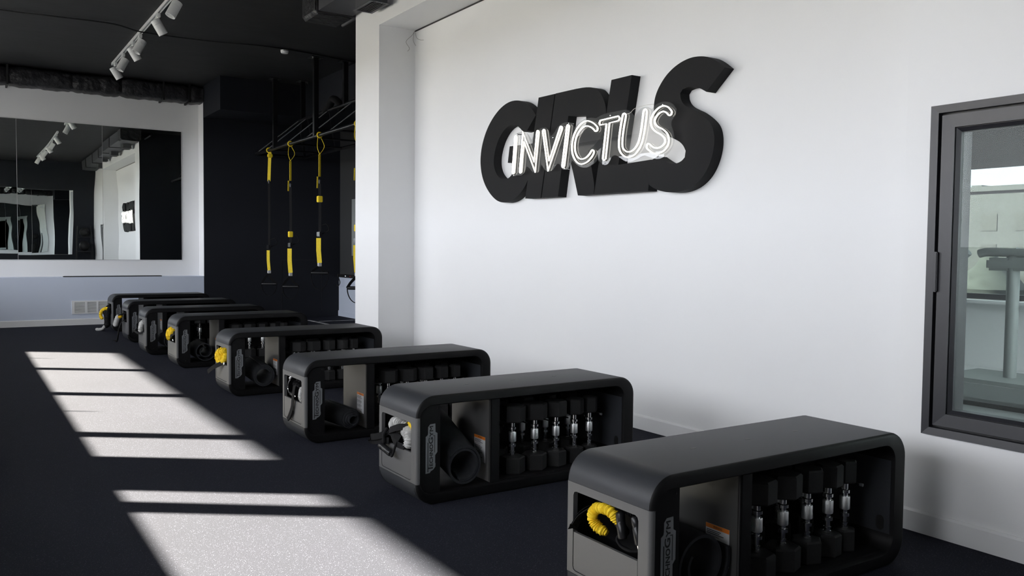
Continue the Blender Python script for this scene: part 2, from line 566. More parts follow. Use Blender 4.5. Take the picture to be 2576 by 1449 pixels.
struct(MB().box(XS - 0.02, XS, 10.2, YD, 0.0, 0.66).prism(bbp, lambda a, b, d: (XS - 0.02 - a, d, b), 10.2, YD).build('wall_alcove_dado', PLINTH))
struct(MB().box(3.33, 3.35, YD - 0.003, YD, 0.95, 0.953).box(4.42, 5.1, YD - 0.004, YD, 0.94, 0.946).box(5.095, 5.10, YD - 0.004, YD, 0.10, 0.94).box(4.42, 4.425, YD - 0.004, YD, 0.10, 0.94).build('trim_3', DUCT_D))

# wall behind the camera
struct(MB().box(XL - 0.1, XF + 0.1, YB - 0.1, YB, 0, ZC).build('wall_front', NAVY))

# ------------------------------------------------------------------ window in the white wall
w = struct(empty('window_1', (XF, (WY0 + WY1) / 2, WZ0)))
def ring(mb, x0, x1, ya, yb, za, zb, t):
    mb.box(x0, x1, ya, yb, za, za + t).box(x0, x1, ya, yb, zb - t, zb)
    mb.box(x0, x1, ya, ya + t, za + t, zb - t).box(x0, x1, yb - t, yb, za + t, zb - t)
    return mb
def wl(mb):
    mb.v = [(x - w.location.x, y - w.location.y, z - w.location.z) for x, y, z in mb.v]
    return mb
def bevel_ring(ya, yb, za, zb, t, xo, xi, xb):
    """mitred frame: outer edge at depth xo, inner edge at depth xi, back at xb"""
    o = [(ya, za), (yb, za), (yb, zb), (ya, zb)]
    i = [(ya + t, za + t), (yb - t, za + t), (yb - t, zb - t), (ya + t, zb - t)]
    v = [(xo, a, b) for a, b in o] + [(xi, a, b) for a, b in i] + [(xb, a, b) for a, b in o] + [(xb, a, b) for a, b in i]
    f = []
    for k in range(4):
        j = (k + 1) % 4
        f += [(k, j, 4 + j, 4 + k), (4 + k, 4 + j, 12 + j, 12 + k), (k, j, 8 + j, 8 + k), (8 + k, 8 + j, 12 + j, 12 + k)]
    return MB().add(v, f)
g = 0.0
wl(bevel_ring(WY0, WY1, WZ0, WZ1, 0.030, XF - 0.022, XF - 0.018, XF + 0.10)).build('outer_frame', FRAME, w)
wl(bevel_ring(WY0 + 0.030, WY1 - 0.030, WZ0 + 0.030, WZ1 - 0.030, 0.012, XF + 0.012, XF + 0.012, XF + 0.08)).build('gasket', GASKET, w)
wl(bevel_ring(WY0 + 0.040, WY1 - 0.040, WZ0 + 0.040, WZ1 - 0.040, 0.050, XF - 0.010, XF - 0.006, XF + 0.07)).build('sash', FRAME, w)
wl(bevel_ring(WY0 + 0.090, WY1 - 0.090, WZ0 + 0.090, WZ1 - 0.090, 0.004, XF + 0.006, XF + 0.006, XF + 0.06)).build('gasket', GASKET, w)
wl(bevel_ring(WY0 + 0.093, WY1 - 0.093, WZ0 + 0.093, WZ1 - 0.093, 0.014, XF + 0.000, XF + 0.012, XF + 0.06)).build('glazing_bead', FRAME, w)
wl(MB().box(XF + 0.022, XF + 0.028, WY0 + 0.10, WY1 - 0.10, WZ0 + 0.10, WZ1 - 0.10)).build('pane', GLASS, w)
wl(MB().cbox(XF - 0.026, XF - 0.004, WY1 - 0.046, WY1 - 0.028, 0.99, 1.15, 0.003)).build('hinge', FRAME, w)

struct(MB().box(XF + 0.105, XR + 0.05, 1.984, 1.990, 0, ZC).build('trim_reveal_shade', FRAME))  # added dark sheet, puts shade on the reveal face
# ------------------------------------------------------------------ next room seen through that window
struct(MB().box(XR + 0.05, 7.6, YB - 0.1, 7.62, -0.12, 0.0).box(XF + 0.1, XR + 0.05, YB - 0.1, 1.99, -0.12, 0.001).build('floor_next_room', FLOOR2))
struct(MB().box(XF + 0.1, 7.6, YB - 0.1, 7.62, ZC, ZC + 0.15).build('ceiling_next_room', WHITE))
m = MB().box(XF + 0.1, 7.6, YB - 0.2, YB - 0.1, 0, 0.9).box(XF + 0.1, 7.6, YB - 0.2, YB - 0.1, 2.9, ZC)
m.box(XS + 0.08, 7.6, 7.62, 7.72, 0, ZC)
m.box(XF + 0.1, 3.9, YB - 0.2, YB - 0.1, 0.9, 2.9).box(7.2, 7.6, YB - 0.2, YB - 0.1, 0.9, 2.9)
m.box(7.5, 7.6, YB - 0.1, 7.62, 0, 0.72).box(7.5, 7.6, YB - 0.1, 7.62, 2.9, ZC).box(7.5, 7.6, YB - 0.1, 0.6, 0.72, 2.9).box(7.5, 7.6, 6.6, 7.62, 0.72, 2.9)
struct(m.build('wall_next_room', WHITE))
struct(MB().cbox(7.15, 7.5, 0.4, 6.8, 0.0, 0.16, 0.01).build('trim_4', WHITE_T))
w5 = struct(empty('window_5', (7.5, 3.6, 0.72)))
MB().cbox(-0.16, 0.02, -3.0, 3.0, 0, 0.03, 0.004).build('window_sill', WHITE_T, w5)
MB().box(0.03, 0.07, -3.0, 3.0, 0.03, 0.08).box(0.03, 0.07, -3.0, 3.0, 2.13, 2.18).box(0.03, 0.07, -3.0, -2.95, 0.08, 2.13).box(0.03, 0.07, 2.95, 3.0, 0.08, 2.13).build('window_frame', FRAME, w5)
for yy in (-1.2, 1.4):
    MB().box(0.03, 0.07, yy - 0.03, yy + 0.03, 0.08, 2.13).build('mullion', FRAME, w5)
for a, b in ((-2.95, -1.23), (-1.17, 1.37), (1.43, 2.95)):
    MB().box(0.045, 0.05, a, b, 0.08, 2.13).build('pane', GLASS_D, w5)
w6 = struct(empty('window_6', (5.55, YB - 0.15, 0.9)))  # unseen window, added to light the next room
MB().box(-1.65, 1.65, -0.03, 0.03, 0, 0.05).box(-1.65, 1.65, -0.03, 0.03, 1.95, 2.0).box(-1.65, -1.6, -0.03, 0.03, 0.05, 1.95).box(1.6, 1.65, -0.03, 0.03, 0.05, 1.95).build('window_frame', FRAME, w6)
MB().box(-1.6, 1.6, -0.004, 0.004, 0.05, 1.95).build('pane', GLASS_C, w6)
t = thing('roller_blind', 'grey-green roller blind across the top of the window in the next room', 'blind', (7.44, 3.6, 1.885))
MB().box(-0.002, 0.002, -3.0, 3.0, 0.02, 1.0).build('fabric', BLIND_G, t)
MB().box(-0.008, 0.008, -3.0, 3.0, 0, 0.02).build('bottom_bar', BLIND_G, t)
t = thing('treadmill', 'pale grey exercise machine standing in the room behind the window', 'treadmill', (6.75, 3.35, 0))
MB().cbox(-0.35, 0.35, -0.9, 0.35, 0.03, 0.20, 0.03).build('deck', PALE, t)
for yy in (-0.085, 0.325):
    MB().tube(smooth_path([(0, yy, 0.18), (0, yy, 0.95), (0, yy + 0.01, 1.10), (0, yy - 0.05, 1.17)], 6), 0.045, 12).build('upright', PALE, t)
MB().tube(smooth_path([(-0.02, 0.165, 1.15), (-0.02, 0.10, 1.163), (-0.02, -0.05, 1.16), (-0.02, -0.4, 1.15), (0, -0.7, 1.14)], 6), 0.034, 12).build('handrail', PALE, t)
MB().cbox(-0.06, 0.30, -0.45, 0.10, 1.02, 1.12, 0.02).build('console', PALE, t)
for sx in (-0.3, 0.3):
    MB().cbox(sx - 0.05, sx + 0.05, -0.85, 0.3, 0.0, 0.03, 0.004).build('foot', RUBBER, t)

# outdoors
struct(MB().box(-300, 300, -300, 300, -7.2, -7.0).build('ground_outdoors', GROUND))
random.seed(4)
fb = thing('apartment_building', 'hazy pale apartment block seen far off through the window', 'building', (85, 44, -7))
MB().box(0, 12, -32, 34, 0, 14.4).build('wall', FACADE, fb)
MB().box(-0.4, 12, -32, 5, 14.4, 14.9).box(2, 8, -8, -4, 14.9, 15.15).box(2, 8, 6, 14, 14.4, 14.8).box(3, 6, 2, 3, 14.9, 15.3).build('roof', FACADE, fb)
for fl in range(4):
    for k in range(20):
        yy = -30 + k * 3.2
        if fl == 0 and k == 0:
            proto = MB().box(-0.06, 0.0, 0, 1.5, 0, 1.7).build('window', FACADE_D, fb)
            proto.location = (0, yy, 1.5)
        else:
            c = proto.copy(); COL.objects.link(c); c.parent = fb
            c.location = (0, yy, 1.5 + fl * 3.0)
for k in range(9):
    tr = thing('tree', 'pale bare tree before the far apartment block, %s from the left' % ['first', 'second', 'third', 'fourth', 'fifth', 'sixth', 'seventh', 'eighth', 'ninth'][k], 'tree', (60 + (k % 3) * 5, 54 - k * 5.2, -7), 0, 'trees before the far block')
    MB().lathe([(0.25, 0), (0.18, 3.2)], 8).build('trunk', FACADE_D, tr)
    cr = MB()
    prof = [(0.3, 2.2)] + [(2.5 * math.sin(math.pi * (q + 1) / 8) * (0.85 + 0.3 * random.random()), 2.2 + q * 0.85) for q in range(7)] + [(0.2, 8.6)]
    cr.lathe(prof, 12).build('crown', FOLIAGE, tr)

# ================================================================== mirrors
def mirror_panel(x0, x1, z0, z1, y, face, tilt, label):
    t = thing('wall_mirror', label, 'mirror', ((x0 + x1) / 2, y, z0), tilt, 'mirror panels')
    hw = (x1 - x0) / 2 - 0.001
    h = z1 - z0
    s = face
    b = MB().box(-hw, hw, 0, -s * 0.004, 0, h)
    b.build('backing', GASKET, t)
    n = 12
    v = [(-hw + 0.002 + (2 * hw - 0.004) * i / n, s * 0.0022, 0.002 + (h - 0.004) * j / n) for j in range(n + 1) for i in range(n + 1)]
    f = [(j * (n + 1) + i, j * (n + 1) + i + 1, (j + 1) * (n + 1) + i + 1, (j + 1) * (n + 1) + i) for j in range(n) for i in range(n)]
    g = MB().add(v, f, True)
    g.build('glass', MIRROR, t)
    e = MB()
    for a, bb, c, d in ((-hw, hw, 0, 0.002), (-hw, hw, h - 0.002, h), (-hw, -hw + 0.002, 0.002, h - 0.002), (hw - 0.002, hw, 0.002, h - 0.002)):
        e.box(a, bb, 0, s * 0.003, c, d)
    e.build('polished_edge', LAMP_IN, t)
    return t
MT = [math.radians(v) for v in (0.0, 0.45, 0.25)]
mirror_panel(-0.36, 0.732, 0.935, 2.913, YM - 0.012, -1, -MT[0], 'leftmost mirror panel on the far white wall, cut by the picture edge')
mirror_panel(0.732, 1.826, 0.935, 2.913, YM - 0.012, -1, -MT[1], 'middle mirror panel on the far white wall')
mirror_panel(1.826, 2.934, 0.935, 2.913, YM - 0.012, -1, -MT[2], 'right mirror panel on the far white wall reflecting the lit sign')
mirror_panel(0.55, 1.62, 0.90, 2.80, YB + 0.008, 1, 0, 'mirror panel on the dark wall behind the camera, nearer the windows')
mirror_panel(1.62, 2.69, 0.90, 2.80, YB + 0.008, 1, 0, 'mirror panel on the dark wall behind the camera, nearer the white wall')

# ================================================================== bench
L, W, H, RC = 1.269, 0.400, 0.490, 0.095
ZS0, ZS1 = 0.0975, 0.3965
def rrect_path(x0, x1, z0, z1, r, n=10):
    """open path from the left side at the lower seam, round the bottom, right and top to the upper seam"""
    pts = [((x0, ZS0), (-1, 0))]
    for cx, cz, a0 in ((x0 + r, z0 + r, 180), (x1 - r, z0 + r, 270), (x1 - r, z1 - r, 0), (x0 + r, z1 - r, 90)):
        for k in range(n + 1):
            a = math.radians(a0 + 90 * k / n)
            pts.append(((cx + r * math.cos(a), cz + r * math.sin(a)), (math.cos(a), math.sin(a))))
    pts.append(((x0, ZS1), (-1, 0)))
    return pts
def bench_proto():
    t = empty('storage_bench')
    op = rrect_path(0, L, 0, H, RC - 0.001)
    ip = rrect_path(0.020, 1.195, 0.050, 0.446, 0.060)
    sec = [(0.0, 0.012), (0.004, 0.004), (0.013, 0.0), (W - 0.013, 0.0), (W - 0.004, 0.004), (W, 0.012)]
    m = len(op)
    # charcoal skin over the top, ends and underside
    v = []
    for p, nrm in op:
        for y, off in [(0.010, 0.0012), (0.014, 0.0)] + [(W - 0.014, 0.0), (W - 0.010, 0.0012)] + [(W - 0.010, 0.012), (0.010, 0.012)]:
            v.append((p[0] - nrm[0] * off, y, p[1] - nrm[1] * off))
    f = [(i * 6 + k, i * 6 + (k + 1) % 6, (i + 1) * 6 + (k + 1) % 6, (i + 1) * 6 + k) for i in range(m - 1) for k in range(6)]
    f += [tuple(range(6)), tuple((m - 1) * 6 + k for k in range(6))[::-1]]
    MB().add(v, f, True).build('shell', SHELL, t)
    sec = [(0.0, 0.014), (0.0025, 0.007), (0.006, 0.003), (0.0098, 0.0012), (0.0099, 0.0121), (W - 0.0099, 0.0121), (W - 0.0098, 0.0012), (W - 0.006, 0.003), (W - 0.0025, 0.007), (W, 0.014)]
    v = []
    ns = len(sec) + 4
    for (p, nrm), (q, nq) in zip(op, ip):
        for y, off in sec:
            v.append((p[0] - nrm[0] * off, y, p[1] - nrm[1] * off))
        for y, off in ((W, 0.004), (W - 0.006, 0.0), (0.006, 0.0), (0.0, 0.004)):
            v.append((q[0] - nq[0] * -off, y, q[1] - nq[1] * -off))
    f = [(i * ns + k, i * ns + (k + 1) % ns, (i + 1) * ns + (k + 1) % ns, (i + 1) * ns + k) for i in range(m - 1) for k in range(ns)]
    f += [tuple(range(ns)), tuple((m - 1) * ns + k for k in range(ns))[::-1]]
    MB().add(v, f, True).build('edge_frame', SHELL_IN, t)
    # grey end panel with the pocket mouth
    zt, zb = ZS1 - 0.0015, ZS0 + 0.0015
    A0, A1, OZ0, OZ1, DZ = 0.052, 0.362, 0.108, 0.368, 0.234
    rr = 0.013
    front = [(0.018, 0.0), (rr, 0.0)] + [(rr - rr * math.sin(math.radians(a)), rr - rr * math.cos(math.radians(a))) for a in (18, 36, 54, 72, 90)] + [(0, A0), (0.018, A0)]
    back = [(x, W - y) for x, y in front][::-1]
    back = [(x, y if abs(y - (W - A0)) > 1e-6 else A1) for x, y in back]
    e = MB()
    e.prism(front, lambda a, b, d: (a, b, d), zb, zt, True)
    e.prism(back, lambda a, b, d: (a, b, d), zb, zt, True)
    c = 0.014
    top = [(A0, zt), (A1, zt), (A1, OZ1 - c), (A1 - c * 0.3, OZ1 - c * 0.3), (A1 - c, OZ1), (A0 + c, OZ1), (A0 + c * 0.3, OZ1 - c * 0.3), (A0, OZ1 - c)]
    bot = [(A0, zb), (A1, zb), (A1, OZ0 + c), (A1 - c * 0.3, OZ0 + c * 0.3), (A1 - c, OZ0), (A0 + c, OZ0), (A0 + c * 0.3, OZ0 + c * 0.3), (A0, OZ0 + c)]
    e.prism(top, lambda a, b, d: (d, a, b), 0, 0.018)
    e.prism(bot, lambda a, b, d: (d, a, b), 0, 0.018)
    e.build('end_panel', ENDP, t)
    gp = 0.0028
    cc = c - 0.002
    door = [(A0 + gp, DZ), (A1 - gp, DZ), (A1 - gp, OZ0 + gp + cc), (A1 - gp - cc * 0.3, OZ0 + gp + cc * 0.3), (A1 - gp - cc, OZ0 + gp), (A0 + gp + cc, OZ0 + gp), (A0 + gp + cc * 0.3, OZ0 + gp + cc * 0.3), (A0 + gp, OZ0 + gp + cc)]
    MB().prism(door, lambda a, b, d: (d, a, b), 0.0012, 0.012).build('pocket_door', ENDP, t)
    # compartment behind the pocket
    MB().box(0.0185, 0.125, 0.012, 0.020, 0.0505, 0.4455).build('front_plate', SHELL_IN, t)
    MB().box(0.0185, 0.125, 0.380, 0.388, 0.0505, 0.4455).build('back_plate', SHELL_IN, t)
    MB().box(0.119, 0.125, 0.020, 0.380, 0.0505, 0.4455).build('inner_wall', SHELL_IN, t)
    MB().box(0.019, 0.119, 0.020, 0.380, 0.196, 0.200).build('pocket_floor', SHELL_IN, t)
    # divider with its rounded front edge and label
    d = MB().cbox(0.390, 0.440, 0.018, 0.382, 0.0505, 0.4455, 0.006).build('divider', DIVM, t)
    MB().cbox(0.393, 0.442, 0.010, 0.020, 0.0505, 0.4455, 0.003).build('divider_edge', SHELL_IN, d)
    MB().box(0.3892, 0.390, 0.055, 0.155, 0.135, 0.257).build('warning_label', LABEL_W, d)
    MB().box(0.3888, 0.3892, 0.055, 0.155, 0.243, 0.257).build('label_stripe', LABEL_O, d)
    tx = MB()
    def put(s, ya, yb, za, zb2):
        vs, fs = text_shape(s)
        tx.add([(0.3884, ya + (yb - ya) * a, za + (zb2 - za) * b) for a, b in vs], fs)
    put('WARNING', 0.122, 0.085, 0.2465, 0.2535)
    rnd = random.Random(7)
    z = 0.238
    for word in ('AVERTISSEMENT', 'ATTENZIONE', 'WARNUNG'):
        for k in range(3):
            tx.box(0.3885, 0.3889, 0.151, 0.151 - 0.05 - 0.035 * rnd.random(), z - 0.0022, z)
            z -= 0.0055
        if z > 0.15:
            put(word, 0.146, 0.095, z - 0.0055, z)
            tx.add([(0.3885, 0.151, z - 0.005), (0.3885, 0.1475, z - 0.005), (0.3885, 0.1492, z - 0.001)], [(0, 1, 2)])
            z -= 0.0105
    for k in range(8):
        if z > 0.14:
            tx.box(0.3885, 0.3889, 0.151, 0.151 - 0.06 - 0.03 * rnd.random(), z - 0.0022, z)
            z -= 0.0055
    tx.build('label_print', INK, d)
    # weight side
    MB().box(0.443, 1.19, 0.02, 0.38, 0.0505, 0.058).build('weight_tray', SHELL_IN, t)
    MB().box(0.443, 1.194, 0.3805, 0.389, 0.0505, 0.4455).build('back_panel', SHELL_IN, t)
    MB().box(1.1915, 1.1945, 0.012, 0.379, 0.112, 0.384).build('lit_end_plate', SHELL, t)  # lighter plate stands in for light on the inner end face
    MB().cbox(0.443, 1.191, 0.182, 0.206, 0.292, 0.300, 0.002).build('rack_rail', STEEL_B, t)
    for x in (0.505, 0.641, 0.771, 0.893, 0.998, 1.10):
        MB().cbox(x - 0.004, x + 0.004, 0.075, 0.181, 0.293, 0.299, 0.001).build('rack_arm', STEEL_B, t)
    MB().lathe([(0.006, 0), (0.006, 0.012)], 10, (1.10, 0.075, 0.296), (0, -1, 0)).build('rack_knob', DUCT, t)
    # little inserts in the top
    for x in (0.38, 0.645, 0.90):
        MB().prism([(x + 0.013 * math.cos(a * math.pi / 8), 0.21 + 0.006 * math.sin(a * math.pi / 8)) for a in range(16)], lambda a, b, dd: (a, b, dd), H - 0.002, H + 0.0006).build('top_insert', INSERT, t)
    # dark grip slots in the rounded lower corners
    for y0 in (0.012, 0.374):
        s = MB()
        vs = []
        for k in range(9):
            a = math.radians(188 + 60 * k / 8)
            hw = 0.007 * math.sin(math.pi * (k + 0.6) / 9.2)
            for rr2 in (RC + 0.0008, RC - 0.02):
                for sgn in (-1, 1):
                    vs.append((RC + rr2 * math.cos(a), y0 + 0.007 + sgn * hw, RC + rr2 * math.sin(a)))
        fs = []
        for k in range(8):
            o = k * 4
            fs += [(o, o + 1, o + 5, o + 4), (o + 1, o + 3, o + 7, o + 5), (o + 3, o + 2, o + 6, o + 7), (o + 2, o, o + 4, o + 6)]
        s.add(vs, fs + [(0, 2, 3, 1), (32, 33, 35, 34)]).build('grip_slot', GASKET, t)
    sl = [(0.016 * math.cos(a * math.pi / 10) , (0.012 if math.sin(a * math.pi / 10) > 0 else -0.012) + 0.016 * math.sin(a * math.pi / 10)) for a in range(20)]
    MB().prism(sl, lambda a, b, dd: (dd, 0.05 + a, 0.148 + b), 1.1905, 1.1914).build('grip_slot', GASKET, t)
    # plaque on the front plate
    zz = [(710, 1010), (762, 1005), (775, 985), (808, 968), (833, 935), (835, 895), (830, 885), (830, 790), (858, 752), (858, 515), (833, 498), (830, 393), (765, 397), (740, 430), (740, 505), (735, 530), (710, 550)]
    cv = lambda a, b: (0.052 + (a - 710) / 148 * 0.058, 0.141 + (1010 - b) * 0.000359)
    pq = MB().prism([cv(a, b) for a, b in zz], lambda a, b, dd: (a, dd, b), 0.0100, 0.012).build('logo_plate', LOGO, t)
    le = MB()
    def piece(s, s0, s1, a0, a1):
        vs, fs = text_shape(s)
        for da, db in ((-1.8, -1.8), (1.8, -1.8), (-1.8, 1.8), (1.8, 1.8), (0, 0)):
            pts = []
            for gx, gy in vs:
                x, z2 = cv(a1 - (a1 - a0) * gy + da, s0 + (s1 - s0) * gx + db)
                pts.append((x, 0.0094, z2))
            le.add(pts, fs)
    piece('T', 990, 900, 732, 800)
    piece('ECHNO', 918, 650, 757, 800)
    piece('G', 640, 562, 745, 800)
    piece('YM', 552, 420, 757, 800)
    for a0, a1, b0, b1 in ((731, 741, 990, 622), (820, 827, 755, 540), (800, 823, 547, 540)):
        x0, z0 = cv(a0, b0)
        x1, z1 = cv(a1, b1)
        le.box(x0, x1, 0.0094, 0.0099, z0, z1)
    le.build('lettering', INK, pq)
    for x, z2 in ((0.085, 0.07), (0.11, 0.43)):
        MB().lathe([(0.004, 0), (0.004, 0.002)], 8, (x, 0.012, z2), (0, -1, 0)).build('screw', STEEL_B, t)
    return t

BP = [(1.648, 1.763), (1.676, 3.289), (1.665, 4.682), (1.711, 6.476), (1.701, 8.244), (1.633, 9.405), (1.671, 10.740), (1.712, 12.208)]
BL = ['black storage bench nearest the camera, a yellow band and black handles in its pocket',
      'second black storage bench from the camera, with grey bands and straps spilling from its pocket',
      'third black storage bench from the camera, with one long strap hanging down its end panel',
      'fourth black storage bench from the camera, its pocket stuffed with a big yellow bundle',
      'fifth black storage bench from the camera, with a loosely curled mat and small yellow bundle',
      'sixth black storage bench from the camera, with a pale grey band showing in its pocket',
      'seventh black storage bench from the camera, a pale band hanging out on its strap',
      'farthest black storage bench, beside the wall vent, with a yellow loop hanging outside']
WORDS = ['nearest', 'second', 'third', 'fourth', 'fifth', 'sixth', 'seventh', 'farthest']
proto_b = bench_proto()
BEN = []
for i, (x, y) in enumerate(BP):
    o = proto_b if i == 0 else copy_tree(proto_b)
    o.location = (x, y, 0)
    tag(o, BL[i], 'bench', 'storage benches in a row')
    BEN.append(o)

# ------------------------------------------------------------------ dumbbells
def dumbbell_proto(d, name='hex_dumbbell'):
    t = empty(name)
    r = d / 2
    hx = lambda rr: [(rr * math.cos(math.radians(60 * k)), rr * math.sin(math.radians(60 * k))) for k in range(6)]
    for z0 in (0.0, 0.25):
        b = MB()
        rings = [(r - 0.006, z0), (r, z0 + 0.006), (r, z0 + 0.074), (r - 0.006, z0 + 0.080)]
        v = [(x, y, z) for rr, z in rings for x, y in hx(rr)]
        f = [(i * 6 + k, i * 6 + (k + 1) % 6, i * 6 + 6 + (k + 1) % 6, i * 6 + 6 + k) for i in range(3) for k in range(6)]
        f += [tuple(range(6))[::-1], tuple(range(18, 24))]
        b.add(v, f).build('head', RUBBER, t)
    prof = [(0.013, 0.080), (0.0155, 0.082), (0.0155, 0.089), (0.0115, 0.091), (0.0115, 0.098), (0.014, 0.099), (0.014, 0.103), (0.010, 0.105), (0.010, 0.124), (0.0185, 0.126), (0.0185, 0.137), (0.011, 0.139), (0.011, 0.150)]
    MB().lathe(prof, 16).build('handle_end', CHROME, t)
    MB().lathe([(0.011, 0.150), (0.018, 0.1505), (0.0192, 0.155), (0.0192, 0.194), (0.018, 0.1985), (0.011, 0.199)], 18).build('knurled_grip', KNURL, t)
    MB().lathe([(0.011, 0.199), (0.011, 0.209), (0.0185, 0.211), (0.0185, 0.222), (0.012, 0.224), (0.012, 0.25)], 16).build('handle_end', CHROME, t)
    return t
SIZES = (0.128, 0.127, 0.112, 0.100, 0.085)
PROTO_D = {}
NUM = ['first', 'second', 'third', 'fourth', 'fifth']
random.seed(11)
for i in range(6):
    bx, by = BP[i]
    for row, xs, yy in (('front', (0.572, 0.704, 0.834, 0.950, 1.048), 0.100), ('back', (0.600, 0.757, 0.905, 1.055), 0.292)):
        for k, x in enumerate(xs):
            s = SIZES[k]
            if s not in PROTO_D:
                o = PROTO_D[s] = dumbbell_proto(s)
            else:
                o = copy_tree(PROTO_D[s])
            o.location = (bx + x, by + yy, 0.0585)
            o.rotation_euler = (0, 0, random.uniform(0, math.pi / 3) if not (i == 0 and row == 'front') else math.radians((12, 20, 40, 10, 35)[k]))
            tag(o, '%s black hex dumbbell from the divider in the %s row of the %s bench' % (NUM[k], row, WORDS[i]), 'dumbbell', 'hex dumbbells in the benches')

# ------------------------------------------------------------------ rolled mats
def rolled_mat(i, x, y0, y1, z, r_in, r_out, turns, th, phase=0.0, tilt=0.0, yaw=0.0, cone=0.0, tele=0.0, squash=1.0, inner_curl=0.0):
    bx, by = BP[i]
    t = thing('exercise_mat', '%s dark rolled exercise mat lying in the %s bench' % (['huge loose', 'loosely', 'tightly', 'thick', 'widely curled', 'grey'][i], WORDS[i]), 'mat', (bx + x, by + y0, z), 0, 'rolled mats in the benches')
    n = int(turns * 36)
    ny = 6
    ln = y1 - y0
    m = MB()
    v = []
    for j in range(ny + 1):
        s = j / ny
        for q in range(n + 1):
            u = q / n
            a = phase + 2 * math.pi * turns * u
            r = r_in + (r_out - r_in) * u
            r *= 1 + cone * s
            yy = s * ln - tele * (1 - u) * (1 - s)
            for d in (0, th):
                rr = r + d
                px, pz = rr * math.cos(a), rr * math.sin(a) * squash
                if inner_curl and u < 0.25:
                    px += inner_curl * (0.25 - u)
                v.append((px + yaw * s, yy, pz + tilt * s))
    nr = (n + 1) * 2
    f = []
    for j in range(ny):
        for q in range(n):
            a, b = j * nr + q * 2, j * nr + q * 2 + 2
            c, d = a + nr, b + nr
            f += [(a, b, d, c), (a + 1, c + 1, d + 1, b + 1)]
        f += [(j * nr, j * nr + nr, j * nr + nr + 1, j * nr + 1), (j * nr + nr - 2, j * nr + nr - 1, j * nr + 2 * nr - 1, j * nr + 2 * nr - 2)]
    for j in (0, ny):
        for q in range(n):
            a = j * nr + q * 2
            f.append((a, a + 1, a + 3, a + 2))
    m.add(v, f, True).build('roll', FOAM, t)
    # bound edge line round the mat's outer lap
    return t
rolled_mat(0, 0.257, 0.04, 0.37, 0.178, 0.050, 0.114, 1.65, 0.010, phase=2.5, tilt=0.012, cone=0.02)
rolled_mat(1, 0.262, 0.03, 0.36, 0.146, 0.062, 0.084, 1.7, 0.010, phase=4.4, tilt=0.115, cone=0.20)
rolled_mat(2, 0.300, 0.05, 0.37, 0.118, 0.022, 0.058, 4.0, 0.006, phase=1.0, tilt=0.012, yaw=-0.05, tele=0.06, cone=0.10)
rolled_mat(3, 0.275, 0.03, 0.36, 0.142, 0.052, 0.078, 2.2, 0.010, phase=0.5, tilt=0.03, cone=0.08)
rolled_mat(4, 0.265, 0.03, 0.36, 0.148, 0.030, 0.090, 1.7, 0.008, phase=1.3, tilt=0.0)
rolled_mat(5, 0.265, 0.03, 0.36, 0.140, 0.040, 0.080, 2.0, 0.008, phase=1.3, tilt=0.0)

# ------------------------------------------------------------------ bands in the end pockets
random.seed(3)
def sleeve(path, r, seed=1, pleats=38, n=12, amp=0.22):
    P = smooth_path(path, 10)
    rnd = random.Random(seed)
    # resample to fine steps
    rs = []
    out = []
    ln = sum((P[i + 1] - P[i]).length for i in range(len(P) - 1))
    steps = max(24, int(pleats * 4))
    acc = [0]
    for i in range(len(P) - 1):
        acc.append(acc[-1] + (P[i + 1] - P[i]).length)
    j = 0
    for k in range(steps + 1):
        s = ln * k / steps
        while j < len(P) - 2 and acc[j + 1] < s:
            j += 1
        tt = (s - acc[j]) / max(1e-9, acc[j + 1] - acc[j])
        out.append(P[j].lerp(P[j + 1], min(1, tt)))
        end = min(1.0, 0.55 + 6.0 * min(k, steps - k) / steps)
        rs.append(r * end * (1 + amp * math.sin(k * 1.37 + 2.0 * math.sin(k * 0.23)) * (0.3 + 0.9 * rnd.random()) * 0.7 + rnd.uniform(-0.06, 0.06)))
    mb = MB().tube(out, rs, n)
    mb.v = [tuple(Vector(p) + Vector((rnd.uniform(-1, 1), rnd.uniform(-1, 1), rnd.uniform(-1, 1))) * r * 0.055) for p in mb.v]
    return mb

def handle(a, b, r, parent, tip=True):
    a, b = Vector(a), Vector(b)
    d = b - a
    ln = d.length
    MB().lathe([(r * 0.7, 0), (r, ln * 0.06), (r, ln * 0.30), (r * 0.92, ln * 0.34), (r * 0.92, ln * 0.40), (r, ln * 0.44), (r, ln * 0.94), (r * 0.8, ln)], 16, a, d).build('handle', GRIP, parent)
    if tip:
        MB().lathe([(r * 0.55, 0), (r * 0.55, 0.012), (r * 0.35, 0.016)], 12, b, d).build('metal_tip', CHROME, parent)

def at_bench(i, name, label, group='bands in the bench pockets'):
    return thing(name, label, 'resistance band', (BP[i][0], BP[i][1], 0.0), 0, group)

# nearest bench: yellow sleeve, black pleated sleeve, handles, wide strap
t = at_bench(0, 'resistance_band', 'resistance band with a wrinkled yellow sleeve and black handles in the nearest bench')
sleeve([(0.030, 0.228, 0.262), (0.018, 0.262, 0.276), (0.012, 0.279, 0.303), (0.012, 0.262, 0.333), (0.015, 0.225, 0.343), (0.018, 0.190, 0.338), (0.028, 0.172, 0.310)], 0.0165, 2, 30).build('yellow_sleeve', YELLOW, t)
handle((0.028, 0.166, 0.345), (0.016, 0.138, 0.272), 0.0145, t, False)
handle((0.060, 0.245, 0.320), (0.040, 0.150, 0.282), 0.015, t, False)
MB().tube(smooth_path([(0.016, 0.150, 0.285), (0.010, 0.158, 0.268), (0.012, 0.140, 0.250), (0.020, 0.110, 0.244), (0.040, 0.085, 0.246)], 8), 0.004, 8).build('cord', BLACKF, t)
t = at_bench(0, 'resistance_band', 'black resistance band with pleated sleeve, ribbed strap and metal tip in the nearest bench')
